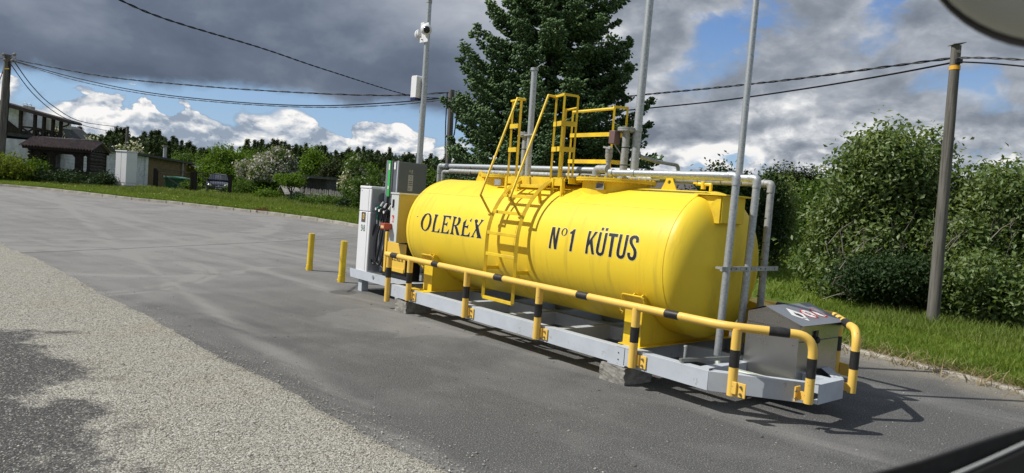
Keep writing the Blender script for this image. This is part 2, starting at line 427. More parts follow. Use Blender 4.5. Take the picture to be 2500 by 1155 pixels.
_aa = np.concatenate([_a, [_a[0]+2*math.pi]]); _rr = np.concatenate([_r, [_r[0]]])
def kerb_r(a):
    a = (np.asarray(a)-A0) % (2*math.pi)+A0
    return np.interp(a, _aa, _rr)
angs = np.concatenate([np.linspace(-48, 60, 541), np.linspace(60, 312, 127)[1:-1]])*math.pi/180
nA = len(angs); RK = kerb_r(angs); ca = np.sin(angs); sa = np.cos(angs)
def polar_sheet(name, radii, m, zoff, attr=None):
    """radii: list of arrays (one per ring)"""
    V = []; kd = []
    for rr in radii:
        x = KO[0]+ca*rr; y = KO[1]+sa*rr; V.append(np.stack([x, y, hz(x, y)+zoff(rr-RK, x, y)], 1)); kd.append(RK-rr)
    n = len(radii); V = np.concatenate(V); idx = np.arange(nA); nx = (idx+1) % nA
    Fc = np.concatenate([np.stack([i*nA+idx, (i+1)*nA+idx, (i+1)*nA+nx, i*nA+nx], 1) for i in range(n-1)])
    o = npmesh(name, V, Fc, m, kind='structure', smooth=True)
    at_ = o.data.attributes.new('kerbdist', 'FLOAT', 'POINT'); at_.data.foreach_set('value', np.concatenate(kd).astype(np.float32))
    return o

def asphalt_mat():
    m = bpy.data.materials.new('asphalt'); m.use_nodes = True; k = NT(m.node_tree); b = k.n['Principled BSDF']
    pos = k.node('ShaderNodeNewGeometry').outputs['Position']; x, y, z = k.sep(pos)
    xy = k.comb(x, y)
    big = k.noise(xy, .22, 4, .6); med = k.noise(xy, 1.1, 6, .65, .6); fine = k.noise(xy, 95, 2, .6); grain = k.noise(xy, 260, 1, .5)
    streak = k.noise(k.vm('MULTIPLY', k.comb(k.m('ADD', k.m('MULTIPLY', x, .62), k.m('MULTIPLY', y, .78)), k.m('SUBTRACT', k.m('MULTIPLY', x, .78), k.m('MULTIPLY', y, .62))), (2.6, .16, 1.)), 1., 6, .6)
    # dust: lighter towards the open left side, darker beside the skid
    side = k.m('SUBTRACT', k.m('MULTIPLY', y, .78), k.m('MULTIPLY', x, 1.0))
    dust = k.m('ADD', k.mr(side, 3., 20., .0, .72), k.m('MULTIPLY', k.m('SUBTRACT', med, .5), 1.1))
    dust = k.m('ADD', dust, k.m('MULTIPLY', k.m('SUBTRACT', streak, .47), .8))
    dust = k.m('ADD', dust, k.m('MULTIPLY', k.m('SUBTRACT', big, .5), .9))
    def ring(cx, cy, r, w_, s_=1., sy=1.):
        d = k.vm('LENGTH', k.comb(k.m('SUBTRACT', x, cx), k.m('MULTIPLY', k.m('SUBTRACT', y, cy), sy)))
        e = k.m('ABSOLUTE', k.m('SUBTRACT', d, r))
        return k.m('MULTIPLY', k.mr(e, w_, w_*.25), k.m('MULTIPLY', k.mr(med, .38, .6), s_))
    def band(ax, ay, bx, by, w_, s_=1.):
        L = math.hypot(bx-ax, by-ay); nx_, ny_ = (by-ay)/L, -(bx-ax)/L
        e = k.m('ABSOLUTE', k.m('SUBTRACT', k.m('ADD', k.m('MULTIPLY', x, nx_), k.m('MULTIPLY', y, ny_)), ax*nx_+ay*ny_+0.))
        e = k.m('ADD', e, k.m('MULTIPLY', k.m('SUBTRACT', big, .5), .5))
        return k.m('MULTIPLY', k.mr(e, w_, 0), k.m('MULTIPLY', k.mr(streak, .3, .6), s_))
    marks = [ring(-15, 22.5, 7.0, .35, .7, .75), ring(-15, 22.5, 8.9, .28, .5, .75), ring(-13.5, 24, 7.4, .13, .45, .7), ring(-17, 20, 9.5, .5, .4, .8),
             ring(-8.3, 11.2, 3.1, .16, .35), ring(-8.3, 11.2, 3.35, .1, .35), ring(-7.2, 13.6, 2.4, .22, .4), ring(-9.7, 15.2, 2.0, .12, .4), ring(-22, 29, 8, .7, .6, 1.6),
             band(-9.6, 16.9, -1., 5.3, .22, .5), band(-6.5, 15.5, -1.6, 10.0, .3, .45), band(-11, 22, -3, 14.2, .4, .4), band(-14, 24.5, -8, 19.5, .4, .5)]
    tot = marks[0]
    for q in marks[1:]: tot = k.m('ADD', tot, q)
    dust = k.m('ADD', dust, k.m('MULTIPLY', tot, .95))
    # pale dried puddle patch next to the skid, and dust along the kerb
    pd = k.vm('LENGTH', k.comb(k.m('MULTIPLY', k.m('SUBTRACT', x, -1.1), .75), k.m('SUBTRACT', y, 9.3)))
    pud = k.m('MULTIPLY', k.mr(k.m('ADD', pd, k.m('MULTIPLY', k.m('SUBTRACT', med, .5), 1.6)), 1.05, .95), .33)
    kd = k.node('ShaderNodeAttribute', attribute_name='kerbdist').outputs['Fac']
    kdust = k.mr(k.m('ADD', kd, k.m('MULTIPLY', k.m('SUBTRACT', med, .5), 1.6)), 1.1, .1)
    dcol = k.mix(k.m('ADD', dust, pud, clamp=True), (.082, .083, .084), (.245, .243, .236))
    dcol = k.mix(k.m('MULTIPLY', kdust, .75), dcol, (.27, .245, .195))
    # sandy wash beside the blocks
    sx = k.vm('LENGTH', k.comb(k.m('MULTIPLY', k.m('SUBTRACT', x, -1.6), .6), k.m('SUBTRACT', y, 10.9)))
    dcol = k.mix(k.m('MULTIPLY', k.mr(k.m('ADD', sx, k.m('MULTIPLY', med, 1.2)), 1.9, .5), .35), dcol, (.22, .20, .155))
    # damp round spot
    sp = k.vm('LENGTH', k.comb(k.m('SUBTRACT', x, -2.66), k.m('MULTIPLY', k.m('SUBTRACT', y, 11.4), .75)))
    dcol = k.mix(k.m('MULTIPLY', k.mr(k.m('ADD', sp, k.m('MULTIPLY', k.m('SUBTRACT', med, .5), .15)), .24, .16), .7), dcol, (.05, .047, .042))
    # paving joint
    ce = k.m('ABSOLUTE', k.m('ADD', k.m('SUBTRACT', k.m('ADD', k.m('MULTIPLY', x, .904), k.m('MULTIPLY', y, -.427)), .904*-7.64-.427*16.57), k.m('MULTIPLY', k.m('SUBTRACT', med, .5), .12)))
    dcol = k.mix(k.m('MULTIPLY', k.mr(ce, .07, .02), .75), dcol, (.06, .058, .055))
    # aggregate
    dcol = k.mix(k.mr(fine, .54, .68, 0, .85), dcol, (.33, .325, .31))
    dcol = k.mix(k.mr(fine, .46, .34, 0, .6), dcol, (.035, .035, .035))
    k.l.new(dcol, b.inputs['Base Color']); b.inputs['Roughness'].default_value = .88; b.inputs['Specular IOR Level'].default_value = .3
    bn = k.node('ShaderNodeBump'); bn.inputs['Strength'].default_value = .5; bn.inputs['Distance'].default_value = .006
    k.l.new(k.m('ADD', fine, grain), bn.inputs['Height']); k.l.new(bn.outputs[0], b.inputs['Normal'])
    return m
ASPH = asphalt_mat()
o = polar_sheet('asphalt_yard', [RK*t for t in np.linspace(.002, 1, 70)], ASPH, lambda d, x, y: 0*x)

def soil_mat():
    m = bpy.data.materials.new('turf_soil'); m.use_nodes = True; k = NT(m.node_tree); b = k.n['Principled BSDF']
    pos = k.node('ShaderNodeNewGeometry').outputs['Position']; x, y, z = k.sep(pos); xy = k.comb(x, y)
    n = k.noise(xy, 1.2, 5, .65); f = k.noise(xy, 14, 4, .7)
    kd = k.node('ShaderNodeAttribute', attribute_name='kerbdist').outputs['Fac']
    g = k.mix(k.mr(n, .35, .65), (.095, .145, .022), (.15, .20, .038)); g = k.mix(k.mr(f, .4, .7, 0, .7), g, (.045, .07, .014))
    g = k.mix(k.mr(k.m('ADD', kd, k.m('MULTIPLY', n, .8)), -.25, .35), g, (.21, .18, .12))
    k.l.new(g, b.inputs['Base Color']); b.inputs['Roughness'].default_value = .95; b.inputs['Specular IOR Level'].default_value = .1
    bn = k.node('ShaderNodeBump'); bn.inputs['Strength'].default_value = .8; bn.inputs['Distance'].default_value = .05
    k.l.new(f, bn.inputs['Height']); k.l.new(bn.outputs[0], b.inputs['Normal'])
    return m
SOIL = soil_mat()
def gz(d, x, y):
    near = np.clip((y-12)/12, 0, 1)
    return .035+.055*near+.05*np.sin(x*.7)*np.sin(y*.9)*np.clip((d-1)/3, 0, 1)
polar_sheet('grass_ground', [RK+t for t in (0.02, .15, .4, .8, 1.5, 2.5, 4, 6, 9, 13, 20, 32, 60, 120, 260, 600, 1800)], SOIL, gz)
def ground_z(x, y):
    r = np.hypot(x-KO[0], y-KO[1]); d = r-kerb_r(np.arctan2(x-KO[0], y-KO[1]))
    return float(hz(x, y)+np.where(d > 0, gz(d, x, y), 0))

# kerb: a bed strip carrying single kerb stones
mb = MB(); i0 = [i for i in range(len(KD)) if KD[i][0] > -62 and i < len(KP)*12 and KD[i][1] > 0]
seg = KD[i0[0]:i0[-1]+1]
L = np.concatenate([[0], np.cumsum(np.hypot(*np.diff(seg, axis=0).T))])
def kpt(s_): return np.array([np.interp(s_, L, seg[:, 0]), np.interp(s_, L, seg[:, 1])])
pts = [kpt(s_) for s_ in np.arange(0, L[-1], 1.)]
for a, b_ in zip(pts[:-1], pts[1:]):
    za, zb = (float(hz(*q))-.05 for q in (a, b_)); mb.beam((*a, za), (*b_, zb), .10, .12)
kerb = mb.build('kerb', KERB, smooth=False, recalc=False, kind='structure')
sm = []
for v in range(4):
    q = MB(); q.box((0, 0, 0), (.965+.01*v, .145, .20)); oo = q.build('kerb_stone', KERB, kerb, bev=.012, smooth=False); sm.append(oo)
k0 = 0
for i, (a, b_) in enumerate(zip(pts[:-1], pts[1:])):
    c = (a+b_)/2; up_ = .030+.085*min(1, max(0, (c[1]-11)/8))
    oo = sm[i] if i < 4 else sm[i % 4].copy()
    if i >= 4: col.objects.link(oo); oo.parent = kerb
    oo.location = (c[0], c[1], float(hz(*c))-.10+up_+random.uniform(-.008, .008))
    oo.rotation_euler = (random.uniform(-.012, .012), -math.atan2(float(hz(*b_)-hz(*a)), 1.), math.atan2(*(b_-a)[::-1])+random.uniform(-.012, .012))

# ------------------------------------------------------------------ chip-sealed shoulder at the near left
EP = np.array([(-60, 70), (-30, 36), (-16.5, 20.8), (-10.54, 14.61), (-8.15, 12.3), (-4.85, 8.91), (-2.96, 6.98), (-1.76, 5.79), (-.89, 4.86), (-.29, 4.27), (.7, 3.3), (3., 1.), (6, -2.)], float)
ED = dense(EP, 60)
sl = np.concatenate([[0], np.cumsum(np.hypot(*np.diff(ED, axis=0).T))])
ss = np.arange(0, sl[-1], .05); E = np.stack([np.interp(ss, sl, ED[:, 0]), np.interp(ss, sl, ED[:, 1])], 1)
nrm = np.array((-.70, -.714))
jag = np.convolve(rng.normal(0, 1, len(E)), np.ones(5)/5, 'same')*.025+np.convolve(rng.normal(0, 1, len(E)), np.ones(40)/40, 'same')*.16
offs = [0, .05, .2, .6, 1.5, 3, 6, 12, 30]
V = np.concatenate([E+nrm*(d+jag[:, None]*(1 if d < .3 else .3)) for d in offs]); nE = len(E); idx = np.arange(nE-1)
zz = hz(V[:, 0], V[:, 1])+.009; zz[:nE] -= .006
Fc = np.concatenate([np.stack([i*nE+idx, i*nE+idx+1, (i+1)*nE+idx+1, (i+1)*nE+idx], 1) for i in range(len(offs)-1)])
def dark_mask_np(x, y): return ((x+4.6)*-.78+(y-7.4)*-.63 > 0) & (y < 7.4)
def gravel_mat():
    m = bpy.data.materials.new('chip_seal'); m.use_nodes = True; k = NT(m.node_tree); b = k.n['Principled BSDF']
    pos = k.node('ShaderNodeNewGeometry').outputs['Position']; x, y, z = k.sep(pos); xy = k.comb(x, y)
    vc = k.voro(xy, 84, out='Color'); vd = k.voro(xy, 84); c1, c2, c3 = k.sep(vc)
    n = k.noise(xy, 1.1, 5, .65); n2 = k.noise(xy, 5.5, 5, .7); n3 = k.noise(xy, .45, 3)
    light = k.ramp(c1, [(0, (.22, .21, .18)), (.3, (.35, .34, .295)), (.75, (.47, .455, .40)), (1, (.60, .59, .54))])
    light = k.mix(k.m('MULTIPLY', k.mr(n, .45, .7), .35), light, (.36, .31, .21))
    dark = k.ramp(c1, [(0, (.045, .045, .047)), (.55, (.085, .085, .088)), (.85, (.15, .148, .145)), (1, (.40, .39, .36))])
    d1 = k.m('ADD', k.m('MULTIPLY', k.m('ADD', x, 4.6), -.78), k.m('MULTIPLY', k.m('SUBTRACT', y, 7.4), -.63))
    dd = k.m('MINIMUM', d1, k.m('MULTIPLY', k.m('SUBTRACT', 7.4, y), 1.))
    dd = k.m('ADD', dd, k.m('MULTIPLY', k.m('SUBTRACT', n, .55), 2.6)); dd = k.m('ADD', dd, k.m('MULTIPLY', k.m('SUBTRACT', n2, .5), .8))
    mask = k.mr(dd, -.12, .3)
    c = k.mix(mask, light, dark)
    c = k.mix(k.mr(vd, .45, .75, 0, .8), c, (.07, .068, .062))
    k.l.new(c, b.inputs['Base Color']); b.inputs['Roughness'].default_value = .9; b.inputs['Specular IOR Level'].default_value = .2
    bn = k.node('ShaderNodeBump'); bn.inputs['Strength'].default_value = .8; bn.inputs['Distance'].default_value = .008
    h = k.m('ADD', k.m('MULTIPLY', c2, .8), k.m('SUBTRACT', 1, vd)); k.l.new(h, bn.inputs['Height']); k.l.new(bn.outputs[0], b.inputs['Normal'])
    return m
npmesh('gravel_shoulder', np.concatenate([V, zz[:, None]], 1), Fc, gravel_mat(), kind='structure')

def islmat(name, stops, rough=.9):
    m = bpy.data.materials.new(name); m.use_nodes = True; k = NT(m.node_tree); b = k.n['Principled BSDF']
    k.l.new(k.ramp(k.node('ShaderNodeNewGeometry').outputs['Random Per Island'], stops), b.inputs['Base Color'])
    b.inputs['Roughness'].default_value = rough; b.inputs['Specular IOR Level'].default_value = .2
    return m
CHIP = islmat('stone_chips', [(0, (.19, .18, .155)), (.35, (.37, .36, .315)), (.8, (.52, .50, .44)), (1, (.66, .65, .60))])
CHIP2 = islmat('stray_chips', [(0, (.12, .115, .10)), (.5, (.24, .23, .21)), (1, (.48, .47, .44))])
OCT = np.array([(1, 0, 0), (-1, 0, 0), (0, 1, 0), (0, -1, 0), (0, 0, 1), (0, 0, -.4)], float)
OF = np.array([(0, 2, 4), (2, 1, 4), (1, 3, 4), (3, 0, 4), (2, 0, 5), (1, 2, 5), (3, 1, 5), (0, 3, 5)])
def pebbles(name, P2, size, m, zoff=0.):
    n = len(P2); s_ = size*rng.lognormal(0, .35, (n, 1, 1)); J = OCT[None]*np.array([1, .75, .5])*s_*rng.uniform(.65, 1.3, (n, 6, 3))
    a = rng.uniform(0, 6.28, n); ca_, sa_ = np.cos(a)[:, None], np.sin(a)[:, None]
    X = J[..., 0]*ca_-J[..., 1]*sa_; Y = J[..., 0]*sa_+J[..., 1]*ca_
    Vv = np.stack([X+P2[:, 0:1], Y+P2[:, 1:2], J[..., 2]+hz(P2[:, 0], P2[:, 1])[:, None]+zoff+s_[..., 0]*.15], 2).reshape(-1, 3)
    Ff = (OF[None]+np.arange(n)[:, None, None]*6).reshape(-1, 3)
    o = npmesh(name, Vv, Ff, m, kind='stuff'); return o
# chips on the shoulder: dense near the camera
N = 150000; a = rng.uniform(-39, 8, N)*math.pi/180; r = 3.6*np.exp(rng.uniform(0, math.log(13/3.6), N)); r = r/np.cos(a)**.5
Pp = np.stack([np.sin(a)*r, np.cos(a)*r], 1)
ee = np.interp(Pp[:, 0], E[:, 0], E[:, 1]) - Pp[:, 1]
keep = ((ee > .03) | ((ee > -.18) & (rng.random(N) < .30)) | ((ee > -.5) & (rng.random(N) < .06)))
dk_ = dark_mask_np(Pp[:, 0], Pp[:, 1]); keep &= (~dk_) | (rng.random(N) < .12)
Pp = Pp[keep][:60000]
tag(pebbles('loose_chippings', Pp, .0054, CHIP, .008), 'pale stone chippings covering the rough shoulder at the near left', 'gravel')
# strays on the yard
N = 6000; a = rng.uniform(-38, 40, N)*math.pi/180; r = 4*np.exp(rng.uniform(0, math.log(7), N)); Pp = np.stack([np.sin(a)*r, np.cos(a)*r], 1)
dk2 = kerb_r(np.arctan2(Pp[:, 0]-KO[0], Pp[:, 1]-KO[1]))-np.hypot(*(Pp-KO).T); Pp = Pp[dk2 > .05]
N = 9000; s_ = rng.uniform(8, 92, N); kk = np.stack([np.interp(s_, L, seg[:, 0]), np.interp(s_, L, seg[:, 1])], 1); dirk = kk-KO; dirk /= np.hypot(*dirk.T)[:, None]
P3 = kk-dirk*(rng.exponential(.55, N)+.08)[:, None]
tag(pebbles('stray_stones', np.concatenate([Pp, P3]), .0068, CHIP2), 'small pale stones strewn over the grey asphalt and along the kerb', 'stones')

# ------------------------------------------------------------------ foliage generators (numpy)
def unit(n):
    v = rng.normal(size=(n, 3)); return v/np.linalg.norm(v, axis=1)[:, None]
def leaves(C, size, up_bias=.5, aspect=.5, fold=.25, out=None):
    """C: leaf centres -> folded rhombus leaves, 2 triangles each"""
    n = len(C); a = unit(n); nn = unit(n); nn[:, 2] += up_bias
    if out is not None: nn += out
    a = np.cross(nn, a); a /= np.linalg.norm(a, axis=1)[:, None]; b_ = np.cross(nn, a); b_ /= np.linalg.norm(b_, axis=1)[:, None]
    nn /= np.linalg.norm(nn, axis=1)[:, None]
    s_ = size*rng.uniform(.6, 1.3, n)[:, None]; w_ = s_*aspect
    Vv = np.stack([C-a*s_*.5, C+b_*w_*.5+nn*w_*fold, C+a*s_*.5, C-b_*w_*.5+nn*w_*fold], 1).reshape(-1, 3)
    i = np.arange(n)*4; Ff = np.concatenate([np.stack([i, i+1, i+2], 1), np.stack([i, i+2, i+3], 1)])
    return Vv, Ff
def blob_points(blobs, nclust, per, spread, shell=.55):
    """clusters of leaves in the outer shell of a union of ellipsoids"""
    B = np.array(blobs, float); vol = (B[:, 3]*B[:, 4]*B[:, 5])**(.72); pr = vol/vol.sum(); ix = rng.choice(len(B), nclust, p=pr)
    d = unit(nclust); rad = shell+(1-shell)*rng.random(nclust)**.6; rad *= 1+.10*rng.normal(size=nclust)
    c = B[ix, :3]+d*B[ix, 3:6]*rad[:, None]
    C = np.repeat(c, per, 0)+rng.normal(0, spread, (nclust*per, 3)); O = np.repeat(d, per, 0)
    return C, O
def sublobes(cx, cy, cz, rx, ry, rz, n, f=.42):
    f = f if n < 12 else .36; q_ = .72 if n < 12 else .6
    out = [(cx, cy, cz, rx*q_, ry*q_, rz*q_)]
    for d in unit(n):
        out.append((cx+d[0]*rx*(1-f*.8), cy+d[1]*ry*(1-f*.8), cz+abs(d[2])*d[2]/abs(d[2]+1e-6)*rz*(1-f*.8), rx*f*random.uniform(.6, 1.15), ry*f*random.uniform(.6, 1.15), rz*f*random.uniform(.6, 1.15)))
    return out
def limbs(mb, base, lobes, r, nb=5, n=6):
    """trunk with limbs running into the lobes"""
    base = Vector(base); cen = Vector(lobes[0][:3]); fork = base.lerp(cen, .35)
    mb.tube([base, base.lerp(fork, .5)+Vector((r*.5, 0, 0)), fork, cen], [r, r*.8, r*.65, r*.3], n)
    for lb in lobes[1:nb+1]:
        e = Vector(lb[:3]); m_ = fork.lerp(e, .5)+Vector((random.uniform(-.1, .1), random.uniform(-.1, .1), .12))*(e-fork).length
        mb.tube([fork, m_, e], [r*.45, r*.3, r*.12], max(4, n-1))
def tree(name, label, cat, base, lobes, nclust, per, spread, size, m, r=.08, group=None, aspect=.5, flowers=None, nb=5, up_bias=.5, crown='crown', bark=None):
    t = thing(name, label, cat, base, group=group)
    mb = MB(); limbs(mb, base, lobes, r, nb); mb.build('trunk', bark or BARK, t)
    C, O = blob_points(lobes, nclust, per, spread); keep_ = C[:, 2] > base[2]+.05; C, O = C[keep_], O[keep_]
    Vv, Ff = leaves(C, size, up_bias, aspect, out=O*.6); Vv = Vv-np.array(base)
    npmesh(crown, Vv, Ff, m, t)
    if flowers:
        fm, nf, fs, zmin = flowers
        C, O = blob_points(lobes, nf, 7, fs*.9, .93); kp = C[:, 2] > zmin; Vv, Ff = leaves(C[kp]+O[kp]*size*.4, fs, .3, .9)
        npmesh('blossom', Vv-np.array(base), Ff, fm, t)
    return t
LF_WILLOW = leafmat('leaf_willow', (.080, .145, .032), (.235, .30, .12), .4, .45, .5)
LF_MID = leafmat('leaf_mid', (.052, .112, .016), (.12, .20, .032), .35)
LF_BRIGHT = leafmat('leaf_bright', (.085, .17, .018), (.15, .24, .028), .4)
LF_YEL = leafmat('leaf_yellowgreen', (.11, .17, .018), (.20, .25, .030), .4)
LF_DARK = leafmat('leaf_dark', (.018, .042, .012), (.040, .075, .020), .2)
LF_PINE = leafmat('needle_pine', (.022, .044, .014), (.062, .092, .030), .12, .7, .2)
LF_PINE2 = leafmat('needle_pine_olive', (.022, .036, .010), (.050, .068, .018), .12, .7, .2)
LF_SPR = leafmat('needle_spruce', (.028, .072, .027), (.17, .27, .105), .2, .55, .3)
GRS = leafmat('grass_blade', (.105, .185, .022), (.22, .285, .052), .35, .6, .2)
GRS2 = leafmat('grass_long', (.09, .16, .022), (.235, .275, .08), .35, .6, .2)
FLW = leafmat('blossom_white', (.55, .53, .46), (.80, .78, .70), .25)
FLW2 = leafmat('blossom_lilac_white', (.34, .32, .33), (.64, .61, .60), .2)

def blades(name, P2, h, w_, m, lean=.35, label=None, cat='grass', zf=None):
    n = len(P2); a = rng.uniform(0, 6.283, n); hh_ = h*rng.uniform(.45, 1.25, n); ww = w_*rng.uniform(.7, 1.3, n)
    z = np.array([ground_z(x, y) for x, y in P2]) if n < 5 else None
    rr = np.hypot(P2[:, 0]-KO[0], P2[:, 1]-KO[1]); dd = rr-kerb_r(np.arctan2(P2[:, 0]-KO[0], P2[:, 1]-KO[1])); z = hz(P2[:, 0], P2[:, 1])+np.where(dd > 0, gz(dd, P2[:, 0], P2[:, 1]), 0)-.01
    base = np.stack([P2[:, 0], P2[:, 1], z], 1); u = np.stack([np.cos(a), np.sin(a), 0*a], 1)*ww[:, None]*.5
    ln = rng.normal(0, lean, (n, 2))*hh_[:, None]; mid = base+np.stack([ln[:, 0]*.4, ln[:, 1]*.4, hh_*.6], 1); tip = base+np.stack([ln[:, 0], ln[:, 1], hh_], 1)
    Vv = np.stack([base-u, base+u, mid+u*.7, mid-u*.7, tip], 1).reshape(-1, 3); i = np.arange(n)*5
    Ff = np.concatenate([np.stack([i, i+1, i+2], 1), np.stack([i, i+2, i+3], 1), np.stack([i+3, i+2, i+4], 1)])
    o = npmesh(name, Vv, Ff, m, kind='stuff'); tag(o, label, cat); return o
def verge(s0, s1, n, dmin, dmax, pw=1.):
    s_ = rng.uniform(s0, s1, n); kk = np.stack([np.interp(s_, L, seg[:, 0]), np.interp(s_, L, seg[:, 1])], 1); d = kk-KO; d /= np.hypot(*d.T)[:, None]
    return kk+d*(dmin+(dmax-dmin)*rng.random(n)**pw)[:, None]
sk = lambda x: float(np.interp(x, seg[:, 0], L))     # arc length at a given x
# ------------------------------------------------------------------ skid frame
H0, H1 = .19, .36       # underside and top of the beams
fr = thing('skid_frame', 'pale blue-grey steel skid frame lying on concrete blocks under the yellow tank', 'frame', (-1.7, .9, 0), st=True)
def channel(a, b, name='beam', wide=.09):
    """C-section beam: web outside, flanges above and below"""
    a, b = Vector(a), Vector(b); mb = SB(); zc = (H0+H1)/2
    mb.beam((a.x, a.y, zc), (b.x, b.y, zc), .008, H1-H0)
    d = (b-a).normalized(); inn = Vector((-d.y, d.x, 0))
    for z in (H0+.004, H1-.004):
        mb.beam(Vector((a.x, a.y, z))+inn*wide/2, Vector((b.x, b.y, z))+inn*wide/2, wide, .0075)
    return mb.build(name, FRM, fr, bev=.002)
channel((-4.52, 0), (-.02, 0)); channel((-.012, 0), (.93, 0)); channel((.93, .003), (1.60, .50)); channel((1.64, .53), (1.64, .97)); channel((1.62, 1.0), (.93, 1.797)); channel((.93, 1.80), (-4.52, 1.80)); channel((-4.53, 1.79), (-4.53, .01))
for x in (-3.74, -2.85, -1.95, -1.05, -.08):
    SB().b2((x-.05, .10, .195), (x+.05, 1.70, .352)).build('cross_beam', FRM, fr, bev=.003)
SB().b2((.75, .10, .20), (.84, 1.70, .35)).build('cross_beam', FRM, fr, bev=.003)
SB().b2((-4.45, .86, .2), (1.6, .94, .35)).build('centre_beam', FRM, fr, bev=.003)
SB().b2((-.12, -.006, .357), (.22, .12, .364)).build('gusset_plate', FRM, fr)
SB().b2((-4.05, -.003, .357), (-3.6, .14, .364)).build('gusset_plate', YEL2, fr)
for z in (.235, .30): SB().cyl((-.09, -.008, z), (-.09, .0, z), .007, 8).build('bolt_hole', BLKP, fr)
for a, b_ in (((-.30, -.02), (.02, .40)), ((-4.32, .0), (-4.02, .42)), ((-.30, 1.40), (.02, 1.85)), ((-4.32, 1.4), (-4.02, 1.85))):
    near = a[1] < .5; rt_ = a[0] > -1
    t = thing('concrete_block', ('squared' if rt_ else 'broken, low')+' grey concrete block propping the '+('front' if near else 'rear')+' of the skid frame at its '+('right' if rt_ else 'left')+' leg', 'block', (*a, 0), st=True, group='concrete blocks under the skid frame')
    zt = .176
    bm = bmesh.new(); bmesh.ops.create_cube(bm, size=1); bmesh.ops.subdivide_edges(bm, edges=bm.edges, cuts=7, use_grid_fill=True)
    for v in bm.verts:
        p = v.co; q = Vector(((a[0]+b_[0])/2+p.x*(b_[0]-a[0]), (a[1]+b_[1])/2+p.y*(b_[1]-a[1]), zt/2+p.z*zt))
        e = sum(abs(abs(c_)-.5) < .01 for c_ in p)
        q += Vector((random.uniform(-1, 1), random.uniform(-1, 1), random.uniform(-1, 0)))*(.004 if e < 2 else .011)
        if not rt_ and p.x > .1 and p.z > .1: q.z -= .035*random.random()
        v.co = q
    mb = SB(); mb.add([v.co for v in bm.verts], [[v.index for v in f.verts] for f in bm.faces]); bm.free()
    mb.build('block', CONC, t, smooth=False)
    if near and rt_: SB().b2((-.22, -.012, .1765), (.0, .10, .189)).build('steel_shim', FRM, t)

# ------------------------------------------------------------------ storage tank
TY, TZ, TR = .90, 1.19, .74; TX0, TX1 = -4.34, .22; DL, DR = .38, .27
tk = thing('storage_tank', 'long horizontal bright yellow fuel tank with black lettering on the skid frame', 'fuel tank', (-2.06, TY, .36), st=True)
prof = [(TX0-DL*math.cos(a), TR*math.sin(a)**.8) for a in np.linspace(.0, math.pi/2, 16)]
prof += [(x, TR) for x in np.linspace(TX0, TX1, 20)[1:]]
prof += [(TX1+DR*math.cos(a), TR*math.sin(a)**.66) for a in np.linspace(math.pi/2, .0, 16)[1:]]
mb = SB(); mb.lathe([(d, max(r, .001)) for d, r in prof], (0, TY, TZ), (1, 0, 0), 96); mb.build('shell', YEL, tk, sharp=80)
def circ_seam(x, r=TR+.0005, th=.004):
    mb = SB(); pts = [(x, TY-r*math.cos(a), TZ+r*math.sin(a)) for a in np.linspace(0, 2*math.pi, 73)]; mb.tube(pts, th, 5, False); return mb
for x in (TX1, -1.98, TX0): circ_seam(x).build('weld_seam', YEL2, tk)
def tsurf(x, s_, off=0.):   # s_: arc length above mid height on the near side
    a = s_/TR; r = TR+off; return (x, TY-r*math.cos(a), TZ+r*math.sin(a))
mb = SB(); mb.tube([tsurf(x, .567, .0) for x in (TX0-.05, -1.985)], .0026, 5); mb.build('weld_seam', YEL2, tk)
mb = SB(); mb.tube([tsurf(x, .583, .0) for x in (-1.975, TX1)], .0026, 5); mb.build('weld_seam', YEL2, tk)
